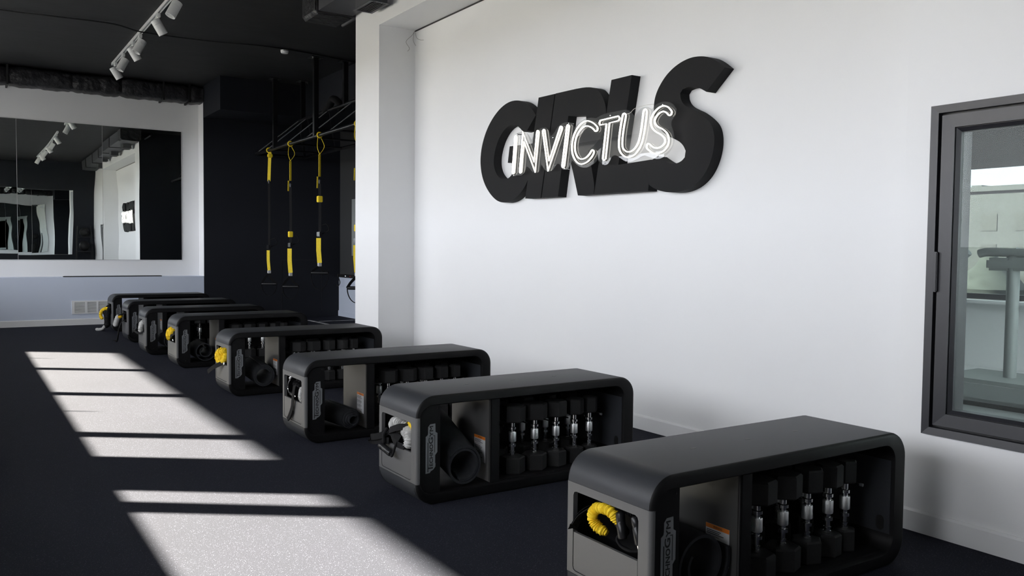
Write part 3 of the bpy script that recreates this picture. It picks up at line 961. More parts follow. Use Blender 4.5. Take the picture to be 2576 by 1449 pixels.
sleeve([(0.060, 0.250, 0.340), (0.045, 0.215, 0.360), (0.045, 0.165, 0.362), (0.050, 0.120, 0.350)], 0.017, 5, 30).build('black_sleeve', BLACKF, t)
handle((0.030, 0.100, 0.350), (0.022, 0.070, 0.272), 0.014, t)
sp = smooth_path([(0.060, 0.150, 0.365), (0.035, 0.215, 0.356), (0.020, 0.280, 0.338), (0.012, 0.325, 0.305), (0.002, 0.348, 0.265), (-0.008, 0.352, 0.248)], 8)
MB().ribbon(sp, (0.9, 0, 0.35), 0.042, 0.0025).build('strap', BLACKF, t)
ribs = MB()
for k in range(2, len(sp) - 1):
    for w_ in (0.33, 0.66):
        p = sp[k].lerp(sp[k + 1], w_)
        ribs.box(p.x - 0.020, p.x + 0.020, p.y - 0.0006, p.y + 0.0006, p.z + 0.0008, p.z + 0.0028)
ribs.build('strap_ribs', BLACKF, t)

# second bench: grey sleeves, straps sticking out, hanging handle, yellow end
t = at_bench(1, 'resistance_band', 'light grey wrinkled resistance band tangled in the pocket of the second bench')
sleeve([(0.040, 0.262, 0.268), (0.015, 0.262, 0.318), (0.010, 0.225, 0.342), (0.020, 0.185, 0.338), (0.035, 0.165, 0.325)], 0.022, 3, 34).build('grey_sleeve', GREYF, t)
sleeve([(0.030, 0.170, 0.300), (0.018, 0.130, 0.318), (0.012, 0.095, 0.318), (0.004, 0.078, 0.290), (-0.002, 0.075, 0.250)], 0.0225, 9, 34).build('grey_sleeve', GREYF, t)
sleeve([(0.050, 0.200, 0.275), (0.035, 0.150, 0.285), (0.030, 0.110, 0.285)], 0.020, 12, 26).build('grey_sleeve', GREYF, t)
t = at_bench(1, 'resistance_band', 'yellow sleeved resistance band end at the top of the second bench pocket')
sleeve([(0.070, 0.160, 0.350), (0.045, 0.125, 0.352), (0.030, 0.085, 0.348), (0.050, 0.060, 0.330)], 0.020, 4, 24).build('yellow_sleeve', YELLOW, t)
handle((0.070, 0.150, 0.345), (0.028, 0.190, 0.350), 0.012, t)
t = at_bench(1, 'resistance_band', 'black strap and grip handle hanging over the pocket edge of the second bench')
MB().ribbon(smooth_path([(0.020, 0.085, 0.338), (-0.010, 0.140, 0.335), (-0.022, 0.200, 0.315), (-0.020, 0.235, 0.300), (-0.012, 0.200, 0.292), (0.0, 0.165, 0.275)], 8), (0.3, 0, 1), 0.030, 0.003).build('strap', BLACKF, t)
MB().ribbon(smooth_path([(0.010, 0.300, 0.290), (-0.015, 0.315, 0.268), (-0.035, 0.350, 0.254), (-0.045, 0.385, 0.245), (-0.038, 0.380, 0.228), (-0.022, 0.335, 0.236), (-0.006, 0.270, 0.246)], 8), (0.2, 0, 1), 0.030, 0.003).build('strap', BLACKF, t)
MB().ribbon(smooth_path([(-0.004, 0.245, 0.290), (-0.010, 0.210, 0.268), (-0.010, 0.170, 0.250), (0.0, 0.120, 0.246)], 8), (0.2, 0, 1), 0.026, 0.003).build('strap', BLACKF, t)
MB().tube(smooth_path([(0.0, 0.300, 0.300), (-0.018, 0.300, 0.270), (-0.024, 0.285, 0.240), (-0.028, 0.300, 0.226)], 8), 0.008, 8).build('cord', BLACKF, t)
handle((-0.030, 0.312, 0.222), (-0.028, 0.198, 0.204), 0.0165, t, False)
MB().tube(smooth_path([(-0.028, 0.198, 0.202), (-0.034, 0.180, 0.196), (-0.030, 0.170, 0.215), (-0.014, 0.176, 0.250), (0.0, 0.178, 0.268)], 8), 0.006, 8).build('cord', BLACKF, t)

# third bench: long strap, clips
t = at_bench(2, 'resistance_band', 'single long black strap hanging from the pocket of the third bench')
MB().ribbon(smooth_path([(0.030, 0.200, 0.345), (-0.006, 0.150, 0.330), (-0.012, 0.165, 0.262), (-0.010, 0.190, 0.190), (-0.014, 0.225, 0.135), (-0.020, 0.238, 0.112), (-0.010, 0.225, 0.130), (-0.006, 0.190, 0.175)], 8), (0, 1, 0.25), 0.036, 0.003).build('strap', BLACKF, t)
sleeve([(0.060, 0.250, 0.300), (0.050, 0.220, 0.345), (0.045, 0.180, 0.350), (0.055, 0.160, 0.300)], 0.020, 8, 26).build('black_sleeve', BLACKF, t)
t = at_bench(2, 'resistance_band', 'resistance band with bright metal clips inside the pocket of the third bench')
MB().tube(smooth_path([(0.030, 0.310, 0.350), (0.016, 0.325, 0.322), (0.012, 0.330, 0.285), (0.016, 0.315, 0.256)], 8), 0.0035, 8).build('wire_loop', CHROME, t)
handle((0.030, 0.330, 0.252), (0.030, 0.250, 0.246), 0.011, t)
MB().lathe([(0.004, 0), (0.010, 0.006), (0.010, 0.022), (0.004, 0.03)], 12, (0.020, 0.318, 0.342), (0.2, -0.6, 0.5)).build('clip', CHROME, t)
sleeve([(0.025, 0.110, 0.320), (0.012, 0.100, 0.290), (0.010, 0.095, 0.258), (0.020, 0.080, 0.240)], 0.013, 17, 26).build('grey_sleeve', GREYF, t)

# fourth bench: yellow bundle and strap
t = at_bench(3, 'resistance_band', 'big bundle of yellow sleeved resistance band in the fourth bench')
sleeve([(0.030, 0.300, 0.345), (0.000, 0.310, 0.305), (-0.004, 0.290, 0.262), (0.000, 0.230, 0.245), (0.004, 0.160, 0.262), (0.006, 0.115, 0.300), (0.010, 0.110, 0.335)], 0.022, 21, 40, amp=0.2).build('yellow_sleeve', YELLOW, t)
sleeve([(0.000, 0.260, 0.320), (-0.010, 0.230, 0.300), (-0.010, 0.185, 0.310), (-0.002, 0.145, 0.335), (0.006, 0.095, 0.350)], 0.024, 23, 36, amp=0.2).build('yellow_sleeve', YELLOW, t)
sleeve([(0.010, 0.250, 0.275), (-0.006, 0.200, 0.280), (0.004, 0.140, 0.295)], 0.024, 25, 26, amp=0.2).build('yellow_sleeve', YELLOW, t)
handle((0.030, 0.190, 0.345), (0.020, 0.240, 0.355), 0.012, t)
MB().ribbon(smooth_path([(0.006, 0.120, 0.262), (-0.020, 0.170, 0.238), (-0.050, 0.250, 0.205), (-0.075, 0.330, 0.160)], 8), (0, 0.2, 1), 0.034, 0.003).build('strap', BLACKF, t)
MB().lathe([(0.006, 0), (0.011, 0.004), (0.011, 0.024), (0.006, 0.03)], 12, (-0.004, 0.100, 0.262), (0, 0, -1)).build('clip', CHROME, t)

# fifth bench
t = at_bench(4, 'resistance_band', 'small yellow bundle of resistance band in the fifth bench')
sleeve([(0.020, 0.180, 0.350), (0.002, 0.230, 0.350), (-0.004, 0.300, 0.320), (-0.004, 0.325, 0.280), (0.004, 0.290, 0.252)], 0.024, 31, 34, amp=0.2).build('yellow_sleeve', YELLOW, t)
sleeve([(0.010, 0.150, 0.335), (0.000, 0.210, 0.325), (0.004, 0.260, 0.295)], 0.022, 32, 26, amp=0.2).build('yellow_sleeve', YELLOW, t)
MB().ribbon(smooth_path([(0.020, 0.110, 0.335), (-0.006, 0.170, 0.305), (-0.008, 0.230, 0.270), (0.004, 0.250, 0.250)], 8), (0, 0.3, 1), 0.034, 0.003).build('strap', BLACKF, t)
MB().lathe([(0.004, 0), (0.009, 0.004), (0.009, 0.02), (0.004, 0.026)], 12, (0.012, 0.190, 0.240), (0, 0.3, 1)).build('clip', CHROME, t)

# sixth bench
t = at_bench(5, 'resistance_band', 'pale grey resistance band hanging at the front of the sixth bench pocket')
sleeve([(0.020, 0.110, 0.350), (-0.004, 0.140, 0.330), (-0.012, 0.165, 0.285), (-0.014, 0.170, 0.235)], 0.026, 41, 26).build('grey_sleeve', GREYF, t)
MB().ribbon(smooth_path([(0.010, 0.120, 0.245), (-0.020, 0.150, 0.222), (-0.040, 0.210, 0.222), (-0.060, 0.300, 0.238), (-0.070, 0.340, 0.222)], 8), (0, 0.2, 1), 0.022, 0.003).build('strap', BLACKF, t)

# seventh bench: band and strap hanging out and down to the floor
t = at_bench(6, 'resistance_band', 'pale band hanging outside the seventh bench on a black cord')
MB().tube(smooth_path([(0.020, 0.110, 0.345), (-0.020, 0.130, 0.340), (-0.060, 0.220, 0.310)], 8), 0.010, 8).build('cord', BLACKF, t)
sleeve([(-0.060, 0.220, 0.310), (-0.075, 0.270, 0.255), (-0.085, 0.330, 0.180)], 0.026, 44, 26).build('grey_sleeve', GREYF, t)
sleeve([(-0.030, 0.190, 0.315), (-0.060, 0.215, 0.285)], 0.018, 45, 16).build('yellow_sleeve', YELLOW, t)
t = at_bench(6, 'resistance_band', 'black strap trailing from the seventh bench down to the floor')
MB().ribbon(smooth_path([(0.010, 0.150, 0.260), (-0.030, 0.190, 0.240), (-0.060, 0.230, 0.150), (-0.070, 0.200, 0.070), (-0.090, 0.230, 0.020), (-0.120, 0.260, 0.012)], 8), (0, 1, 0.1), 0.034, 0.003).build('strap', BLACKF, t)
MB().tube(smooth_path([(-0.060, 0.230, 0.150), (-0.075, 0.180, 0.090), (-0.085, 0.200, 0.014), (-0.105, 0.150, 0.013)], 8), 0.010, 8).build('cord', BLACKF, t)

# farthest bench
t = at_bench(7, 'resistance_band', 'bright yellow band looped outside the farthest bench')
sleeve([(-0.010, 0.120, 0.300), (-0.050, 0.200, 0.300), (-0.080, 0.280, 0.270), (-0.095, 0.320, 0.220), (-0.090, 0.300, 0.175), (-0.075, 0.260, 0.165)], 0.020, 51, 36).build('yellow_sleeve', YELLOW, t)
MB().tube(smooth_path([(0.0, 0.240, 0.320), (-0.050, 0.260, 0.310), (-0.070, 0.250, 0.250), (-0.060, 0.220, 0.200)], 8), 0.008, 8).build('cord', BLACKF, t)
t = at_bench(7, 'resistance_band', 'black bands and pale clips hanging from the farthest bench to the floor')
sleeve([(-0.004, 0.200, 0.340), (-0.028, 0.210, 0.280), (-0.036, 0.210, 0.200), (-0.034, 0.200, 0.100), (-0.050, 0.180, 0.050)], 0.034, 52, 30, amp=0.1).build('black_sleeve', BLACKF, t)
sleeve([(-0.004, 0.120, 0.330), (-0.028, 0.120, 0.240), (-0.036, 0.110, 0.140), (-0.034, 0.110, 0.070)], 0.030, 53, 30, amp=0.1).build('black_sleeve', BLACKF, t)
sleeve([(-0.060, 0.190, 0.075), (-0.090, 0.200, 0.030), (-0.130, 0.240, 0.020), (-0.160, 0.280, 0.020)], 0.019, 54, 20).build('grey_sleeve', GREYF, t)

LETTERS={'G':[(5.129,2.134),(5.18,2.191),(5.252,2.237),(5.313,2.264),(5.386,2.281),(5.477,2.285),(5.558,2.27),(5.641,2.24),(5.726,2.189),(5.799,2.126),(5.855,2.053),(5.898,1.965),(5.912,1.88),(5.906,1.806),(5.882,1.731),(5.836,1.661),(5.778,1.605),(5.715,1.56),(5.653,1.527),(5.58,1.51),(5.509,1.509),(5.428,1.521),(5.349,1.555),(5.289,1.592),(5.235,1.642),(5.198,1.71),(5.173,1.799),(5.168,1.931),(5.476,1.939),(5.501,1.815),(5.377,1.813),(5.404,1.759),(5.443,1.714),(5.495,1.691),(5.548,1.689),(5.608,1.7),(5.651,1.728),(5.688,1.77),(5.71,1.823),(5.702,1.901),(5.661,1.988),(5.59,2.057),(5.52,2.094),(5.439,2.105),(5.365,2.087),(5.291,2.031),(5.242,2.033)],
'I':[(5.094,2.257),(4.896,2.255),(5.053,1.524),(5.254,1.528)],
'R':[(4.886,2.256),(4.524,2.254),(4.445,2.231),(4.388,2.193),(4.354,2.149),(4.329,2.098),(4.319,2.062),(4.323,1.985),(4.35,1.917),(4.408,1.858),(4.502,1.817),(4.467,1.697),(4.425,1.575),(4.438,1.519),(4.611,1.52),(4.687,1.727),(4.752,1.859),(4.782,1.819),(4.841,1.522),(5.043,1.524)],
'Rh':[(4.731,2.078),(4.534,2.058),(4.523,2.009),(4.546,1.957),(4.605,1.921),(4.686,1.911),(4.763,1.915)],
'L':[(4.273,2.253),(4.075,2.252),(4.191,1.697),(3.886,1.705),(3.906,1.514),(4.436,1.519)],
'S':[(3.3,2.165),(3.357,2.211),(3.411,2.241),(3.443,2.251),(3.498,2.264),(3.562,2.269),(3.636,2.258),(3.702,2.235),(3.761,2.203),(3.808,2.159),(3.843,2.115),(3.864,2.069),(3.87,2.014),(3.861,1.964),(3.837,1.912),(3.787,1.863),(3.726,1.826),(3.678,1.808),(3.64,1.791),(3.606,1.763),(3.59,1.732),(3.596,1.694),(3.62,1.673),(3.662,1.662),(3.708,1.665),(3.748,1.677),(3.792,1.702),(3.824,1.72),(3.89,1.698),(3.902,1.621),(3.898,1.551),(3.863,1.531),(3.814,1.511),(3.743,1.497),(3.674,1.492),(3.599,1.497),(3.525,1.518),(3.463,1.555),(3.417,1.604),(3.384,1.665),(3.366,1.732),(3.366,1.783),(3.373,1.823),(3.389,1.859),(3.413,1.885),(3.457,1.919),(3.505,1.951),(3.554,1.971),(3.591,1.989),(3.621,2.011),(3.642,2.044),(3.643,2.073),(3.623,2.094),(3.582,2.102),(3.533,2.098),(3.485,2.08),(3.435,2.051)]}
NEON={'I1':[(5.308,1.986),(5.338,1.729)],
'N':[(5.24,1.728),(5.206,1.98),(5.057,1.745),(5.022,1.992)],
'V':[(4.947,1.991),(4.885,1.74),(4.742,1.99)],
'I2':[(4.662,1.991),(4.711,1.729)],
'C':[(4.356,1.941),(4.382,1.962),(4.414,1.978),(4.45,1.988),(4.498,1.983),(4.546,1.956),(4.583,1.913),(4.598,1.861),(4.592,1.807),(4.558,1.761),(4.509,1.74),(4.455,1.746),(4.414,1.768),(4.391,1.791)],
'Tb':[(4.314,1.976),(4.132,1.982)],
'Ts':[(4.234,1.978),(4.269,1.738)],
'U':[(4.078,1.991),(4.098,1.912),(4.109,1.835),(4.103,1.788),(4.074,1.759),(4.034,1.745),(3.988,1.751),(3.948,1.778),(3.922,1.816),(3.901,1.889),(3.884,1.991)],
'S':[(3.67,1.958),(3.695,1.979),(3.727,1.989),(3.765,1.982),(3.798,1.96),(3.816,1.93),(3.808,1.899),(3.779,1.875),(3.74,1.856),(3.706,1.832),(3.691,1.807),(3.694,1.779),(3.721,1.755),(3.763,1.744),(3.806,1.751),(3.837,1.769),(3.851,1.779)]}
ACRYLIC=[(5.337,2.021),(5.264,2.022),(5.2,2.024),(5.157,1.988),(5.12,1.944),(5.082,2.002),(4.999,2.025),(4.94,2.026),(4.902,1.995),(4.879,1.95),(4.843,1.959),(4.795,2.021),(4.725,2.029),(4.669,2.026),(4.625,2.013),(4.6,1.977),(4.561,2.005),(4.496,2.031),(4.418,2.028),(4.365,2.006),(4.337,2.03),(4.257,2.035),(4.138,2.031),(4.092,2.034),(4.046,2.027),(4.02,2.001),(3.997,1.975),(3.945,2.024),(3.891,2.032),(3.837,2.002),(3.811,2.028),(3.754,2.037),(3.692,2.029),(3.646,2.005),(3.623,1.964),(3.635,1.937),(3.674,1.914),(3.676,1.886),(3.647,1.847),(3.641,1.797),(3.655,1.756),(3.694,1.717),(3.745,1.696),(3.797,1.696),(3.851,1.712),(3.9,1.739),(3.959,1.711),(4.026,1.695),(4.084,1.706),(4.125,1.736),(4.173,1.759),(4.214,1.755),(4.225,1.717),(4.249,1.696),(4.298,1.7),(4.33,1.726),(4.343,1.747),(4.386,1.715),(4.462,1.692),(4.541,1.702),(4.595,1.739),(4.629,1.759),(4.656,1.711),(4.703,1.694),(4.753,1.71),(4.768,1.753),(4.803,1.756),(4.845,1.708),(4.903,1.691),(4.948,1.716),(4.994,1.763),(5.008,1.712),(5.053,1.693),(5.107,1.71),(5.139,1.748),(5.179,1.76),(5.21,1.708),(5.257,1.692),(5.298,1.71),(5.339,1.693),(5.381,1.707),(5.39,1.739),(5.367,1.865),(5.361,1.974)]
SCREWS=[(5.348,1.704),(4.709,1.709),(4.85,1.938),(4.669,2.017),(4.227,2.015),(3.744,2.017),(3.782,1.714),(4.28,1.712),(5.309,2.011)]

# ================================================================== wall sign
XS_F = XR - 0.076          # front of the letters
sg = thing('wall_sign', 'big black raised letters reading GIRLS on the white wall', 'sign', (XR, 4.55, 1.50))
def sl_(mb):
    mb.v = [(x - sg.location.x, y - sg.location.y, z - sg.location.z) for x, y, z in mb.v]
    return mb
def dense(poly, corner=35):
    """round the long gentle runs of a traced outline, keep its sharp corners"""
    P = [Vector((a, b, 0)) for a, b in poly]
    n = len(P)
    sharp = []
    for i in range(n):
        d0, d1 = P[i] - P[i - 1], P[(i + 1) % n] - P[i]
        sharp.append(d0.length < 1e-6 or d1.length < 1e-6 or math.degrees(d0.angle(d1)) > corner)
    Q = [P[i].copy() if (sharp[i] or sharp[i - 1] and sharp[(i + 1) % n]) else P[i] * 0.6 + (P[i - 1] + P[(i + 1) % n]) * 0.2 for i in range(n)]
    P = Q
    out = []
    for i in range(n):
        p1, p2 = P[i], P[(i + 1) % n]
        p0 = P[i - 1] if not sharp[i] else p1 * 2 - p2
        p3 = P[(i + 2) % n] if not sharp[(i + 1) % n] else p2 * 2 - p1
        out.append((p1.x, p1.y))
        if (p2 - p1).length > 0.012 and not (sharp[i] and sharp[(i + 1) % n]):
            for t in (0.25, 0.5, 0.75):
                q = 0.5 * ((2 * p1) + (-p0 + p2) * t + (2 * p0 - 5 * p1 + 4 * p2 - p3) * t * t + (-p0 + 3 * p1 - 3 * p2 + p3) * t ** 3)
                out.append((q.x, q.y))
    return out
def bridge_hole(outer, hole):
    """one polygon with a slit to its hole"""
    area = lambda P: sum(P[i - 1][0] * P[i][1] - P[i][0] * P[i - 1][1] for i in range(len(P)))
    if area(outer) * area(hole) > 0:
        hole = hole[::-1]
    i, j = min(((i, j) for i in range(len(outer)) for j in range(len(hole))), key=lambda ij: (outer[ij[0]][0] - hole[ij[1]][0]) ** 2 + (outer[ij[0]][1] - hole[ij[1]][1]) ** 2)
    return outer[:i + 1] + hole[j:] + hole[:j + 1] + outer[i:]
def solid_outline(loops, x0, x1):
    """filled shape from closed loops, triangulated by the curve filler, extruded from x0 to x1"""
    cu = bpy.data.curves.new('outline', 'CURVE')
    cu.dimensions = '2D'
    cu.fill_mode = 'BOTH'
    cu.extrude = abs(x1 - x0) / 2
    for lp in loops:
        s = cu.splines.new('POLY')
        s.points.add(len(lp) - 1)
        for p, (a, b) in zip(s.points, lp):
            p.co = (a, b, 0, 1)
        s.use_cyclic_u = True
    ob = bpy.data.objects.new('outline', cu)
    COL.objects.link(ob)
    me = bpy.data.meshes.new_from_object(ob.evaluated_get(bpy.context.evaluated_depsgraph_get()))
    xm = (x0 + x1) / 2
    v = [(xm - q.co.z, q.co.x, q.co.y) for q in me.vertices]
    f = [tuple(p.vertices) for p in me.polygons]
    bpy.data.objects.remove(ob)
    bpy.data.curves.remove(cu)
    bpy.data.meshes.remove(me)
    return MB().add(v, f)
for ch in 'GIRLS':
    loops = [dense(LETTERS[ch])]
    if ch == 'R':
        loops.append(dense(LETTERS['Rh'], 60))
    xf = XS_F + {'G': 0.0010, 'I': 0.0, 'R': 0.0002, 'L': 0.0006, 'S': 0.0}[ch]
    o = sl_(solid_outline(loops, xf, XR - 0.001)).build('letter', SIGN_B, sg)
    o['label'] = 'black letter %s' % ch

# ------------------------------------------------------------------ lit tube sign
XN = XS_F - 0.05
ns_ = thing('neon_sign', 'glowing white tube lettering INVICTUS on a clear acrylic panel before the black letters', 'sign', (XN, 4.55, 1.60))
def nl(mb):
    mb.v = [(x - ns_.location.x, y - ns_.location.y, z - ns_.location.z) for x, y, z in mb.v]
    return mb
def stroke_outline(pts, hw, curve):
    P = [Vector((a, b, 0)) for a, b in pts]
    if curve:
        P = smooth_path([(p.x, p.y, 0) for p in P], 5)
    n = len(P)
    left, right = [], []
    for i in range(n):
        if i == 0 or i == n - 1:
            t = (P[1] - P[0]) if i == 0 else (P[-1] - P[-2])
            t.normalize()
            nrm = Vector((-t.y, t.x, 0))
            left.append(P[i] + nrm * hw); right.append(P[i] - nrm * hw)
        else:
            t0 = (P[i] - P[i - 1]).normalized(); t1 = (P[i + 1] - P[i]).normalized()
            n0, n1 = Vector((-t0.y, t0.x, 0)), Vector((-t1.y, t1.x, 0))
            mt = (n0 + n1).normalized()
            k = hw / max(0.28, mt.dot(n0))
            left.append(P[i] + mt * k); right.append(P[i] - mt * k)
    def cap(c, a, b, t):
        # half circle from a to b round c
        out = []
        u = (a - c)
        for q in range(1, 4):
            ang = math.pi * q / 4
            out.append(c + u * math.cos(ang) + t * hw * math.sin(ang))
        return out
    te = (P[-1] - P[-2]).normalized()
    ts = (P[0] - P[1]).normalized()
    return left + cap(P[-1], left[-1], right[-1], te) + right[::-1] + cap(P[0], right[0], left[0], ts)
HWN = 0.0135
glyphs = [('I', [stroke_outline(NEON['I1'], HWN, False)]), ('N', [stroke_outline(NEON['N'], HWN, False)]), ('V', [stroke_outline(NEON['V'], HWN, False)]),
          ('I', [stroke_outline(NEON['I2'], HWN, False)]), ('C', [stroke_outline(NEON['C'], 0.0165, True)]), ('U', [stroke_outline(NEON['U'], 0.0165, True)]), ('S', [stroke_outline(NEON['S'], 0.0165, True)])]
# T outline: bar with a stem
(tb0, tb1), (ts0, ts1) = [[Vector((a, b, 0)) for a, b in NEON[k]] for k in ('Tb', 'Ts')]
ub = (tb1 - tb0).normalized(); nb = Vector((-ub.y, ub.x, 0))
if nb.y < 0: nb = -nb
us = (ts1 - ts0).normalized(); nsx = Vector((-us.y, us.x, 0))
if nsx.dot(ub) < 0: nsx = -nsx
h = 0.015
def on_bar(off):
    base = ts0 + nsx * off
    a = (tb0 - nb * h)
    # meet of stem side line and lower bar line
    d = us; e = ub
    den = d.x * e.y - d.y * e.x
    s = ((a.x - base.x) * e.y - (a.y - base.y) * e.x) / den
    return base + d * s
T = [tb0 + nb * h, tb1 + nb * h, tb1 + ub * h * 0.7, tb1 - nb * h, on_bar(h), ts1 + nsx * h, ts1 + us * h * 0.7, ts1 - nsx * h, on_bar(-h), tb0 - nb * h, tb0 - ub * h * 0.7]
glyphs.append(('T', [T]))
for ch, loops in glyphs:
    for lp in loops:
        path = [(XN - 0.006, p.x, p.y) for p in lp]
        o = nl(MB().tube(path, 0.0036, 8, closed=True)).build('tube', NEON_M, ns_)
        o['label'] = 'glowing white tube letter %s' % ch
        back = nl(MB().tube([(XN + 0.003, p.x, p.y) for p in lp], 0.0034, 6, closed=True))
        back.build('tube_base', NEON_S, ns_)
nl(solid_outline([dense(ACRYLIC, 70)], XN + 0.0085, XN + 0.0125)).build('acrylic_panel', ACRYL, ns_)
for a, b in SCREWS:
    s = nl(MB().lathe([(0.0055, 0), (0.0055, 0.003), (0.003, 0.005)], 12, (XN + 0.0085, a, b), (-1, 0, 0)))
    s.build('screw', CHROME, ns_)
    nl(MB().lathe([(0.004, 0), (0.004, XS_F - XN - 0.0130)], 10, (XN + 0.0127, a, b), (1, 0, 0))).build('standoff', CHROME, ns_)
cb = NEON['U'][0]
nl(MB().tube(smooth_path([(XN, cb[0], cb[1] + 0.01), (XN, cb[0] - 0.05, cb[1] + 0.012), (XN, cb[0] - 0.10, cb[1] + 0.035), (XN + 0.06, cb[0] - 0.16, cb[1] + 0.055), (XR - 0.002, cb[0] - 0.17, cb[1] + 0.06)], 8), 0.0012, 6)).build('cable', NEON_S, ns_)

# ================================================================== ceiling: lighting tracks
def spotlight(loc, aim, label, group):
    t = thing('spotlight', label, 'spotlight', loc, 0, group)
    MB().cbox(-0.018, 0.018, -0.045, 0.045, -0.045, 0.0, 0.006).build('adapter', LAMP_W, t)
    MB().lathe([(0.012, 0), (0.012, 0.045)], 10, (0, 0, -0.045), (0, 0, -1)).build('stem', LAMP_W, t)
    a = Vector(aim).normalized()
    c = Vector((0, 0, -0.120)) - a * 0.065
    ln, r = 0.165, 0.049
    MB().lathe([(0.030, 0.0), (r, 0.004), (r, 0.050), (r - 0.002, 0.051), (r - 0.002, 0.053), (r, 0.054), (r, ln), (r - 0.006, ln), (r - 0.010, ln - 0.03), (0.004, ln - 0.034)], 22, c, a).build('lamp_body', LAMP_W, t)
    MB().lathe([(r - 0.012, 0), (r - 0.014, 0.003)], 18, c + a * (ln - 0.033), a).build('lens', LAMP_IN, t)
    return t
def track(x, y0, y1, ys, label, words):
    t = thing('lighting_track', label, 'track', (x, (y0 + y1) / 2, ZC - 0.035))
    hl = (y1 - y0) / 2
    prof = [(-0.018, 0), (-0.018, 0.034), (0.018, 0.034), (0.018, 0), (0.010, 0), (0.010, 0.024), (-0.010, 0.024), (-0.010, 0)]
    MB().prism(prof, lambda a, b, d: (a, d, b), -hl, hl).build('rail', LAMP_W, t)
    MB().box(-0.018, 0.018, -hl - 0.012, -hl, 0, 0.034).build('end_cap', LAMP_W, t)
    MB().box(-0.018, 0.018, hl, hl + 0.012, 0, 0.034).build('end_cap', LAMP_W, t)
    for k, y in enumerate(ys):
        aim = (0.62, 0.05, -1) if k % 2 == 0 else (-0.50, -0.05, -1)
        spotlight((x, y, ZC - 0.036), aim, words[k], 'white track spotlights')
ordn = ['first', 'second', 'third', 'fourth', 'fifth', 'sixth']
track(1.800, 8.2, 12.52, [12.30, 11.68, 10.95, 10.52, 9.48, 8.68], 'white lighting track on the black ceiling over the benches',
      ['white spotlight at the far end of the ceiling track'] + ['%s white spotlight from the far end of the ceiling track' % w for w in ordn[1:5]] + ['white spotlight cut by the top edge of the picture'])
track(1.760, 0.6, 6.9, [6.6, 5.2, 4.2, 3.1, 2.1, 1.0], 'white lighting track above the camera seen only in the mirror',
      ['%s white spotlight of the track reflected in the mirror, counted from the mirror' % w for w in ordn])

# cable across the ceiling, smoke detector, conduit
tag(MB().tube(smooth_path([(-1.0, 10.36, 3.588), (0.42, 10.36, 3.583), (0.89, 10.30, 3.578), (1.46, 10.24, 3.574), (1.78, 10.33, 3.552), (2.2, 10.46, 3.58), (2.6, 10.43, 3.582), (3.34, 10.32, 3.588), (4.45, 10.5, 3.588)], 8), 0.0075, 8).build('ceiling_cable', GASKET), 'black cable running slack across the black ceiling', 'cable')
t = thing('smoke_detector', 'small white smoke detector on the black ceiling', 'smoke detector', (3.447, 10.40, ZC))
MB().lathe([(0.055, 0), (0.055, 0.012)], 20, (0, 0, 0), (0, 0, -1)).build('base', GASKET, t)
MB().lathe([(0.050, 0.012), (0.050, 0.030), (0.042, 0.048), (0.020, 0.052)], 20, (0, 0, 0), (0, 0, -1)).build('cover', WHITE_T, t)
for k in range(3):
    MB().box(-0.03 + k * 0.022, -0.016 + k * 0.022, -0.0515, -0.049, -0.026, -0.018).build('slot', INK, t)
tag(MB().tube([(3.42, 8.45, 3.47), (3.40, 7.83, 3.46)], 0.016, 10).build('conduit', DUCT), 'short grey conduit end behind the white pillar near the ceiling', 'pipe')

# air duct along the white wall
t = thing('air_duct', 'square dark metal air duct under the ceiling along the white wall', 'duct', (3.075, 4.2, 3.39))
MB().box(-0.171, 0.175, -4.4, 3.60, 0, ZC - 3.39 - 0.004).build('trunk', DUCT, t)
for y in (3.585, 2.2, 0.8, -0.6, -2.0, -3.4):
    MB().box(-0.185, 0.187, y - 0.012, y + 0.012, -0.014, ZC - 3.39 - 0.002).build('flange', DUCT_D, t)
prf = [(-0.195, 0.205), (-0.195, 0.01), (-0.165, -0.025), (0.15, -0.03), (0.20, 0.01), (0.20, 0.205)]
MB().prism(prf, lambda a, b, d: (a, d, b), 3.60, 3.95).build('canvas_joint', WRAP, t)
for y in (2.88, 1.18, -0.55, -2.2):
    bxp = MB().box(-0.02, 0.135, y - 0.18, y + 0.17, -0.085, -0.0002).build('outlet_box', DUCT, t)
    fr = MB()
    for a, b, c, d in ((-0.035, 0.15, y - 0.195, y - 0.17), (-0.035, 0.15, y + 0.16, y + 0.185), (-0.035, -0.012, y - 0.17, y + 0.16), (0.127, 0.15, y - 0.17, y + 0.16)):
        fr.box(a, b, c, d, -0.095, -0.0855)
    fr.build('grille_frame', DUCT, bxp)
    for k in range(6):
        MB().box(-0.006 + k * 0.022, -0.001 + k * 0.022, y - 0.168, y + 0.158, -0.093, -0.086).build('grille_slat', DUCT_D, bxp)

# wrapped duct along the far wall
t = thing('wrapped_duct', 'black wrapped duct under the ceiling along the far white wall', 'duct', (1.0, 13.60, 3.325))
random.seed(8)
xs_ = [XL + 0.02 - 1.0 + (3.19 - XL - 0.02) * k / 150 for k in range(151)]
v, f = [], []
nn = 20
for k, x in enumerate(xs_):
    u = x + 1.0
    pinch = 0.0
    for px in (0.62, 1.42, 1.55, 2.05, 2.62, 2.98, -0.3):
        pinch += 0.022 * math.exp(-((u - px) / 0.03) ** 2)
    wob = 0.008 * math.sin(u * 17.3) + 0.006 * math.sin(u * 41 + 1) + random.uniform(-0.003, 0.003)
    for q in range(nn):
        a = 2 * math.pi * q / nn
        c, s_ = math.cos(a), math.sin(a)
        sx = math.copysign(abs(c) ** 0.45, c); sz = math.copysign(abs(s_) ** 0.45, s_)
        ry, rz = 0.172 - pinch + wob * (0.5 + 0.5 * math.sin(q * 2.1 + u * 6)), 0.128 - pinch * 0.7 + wob * 0.6
        v.append((x, sx * ry, 0.135 + sz * rz))
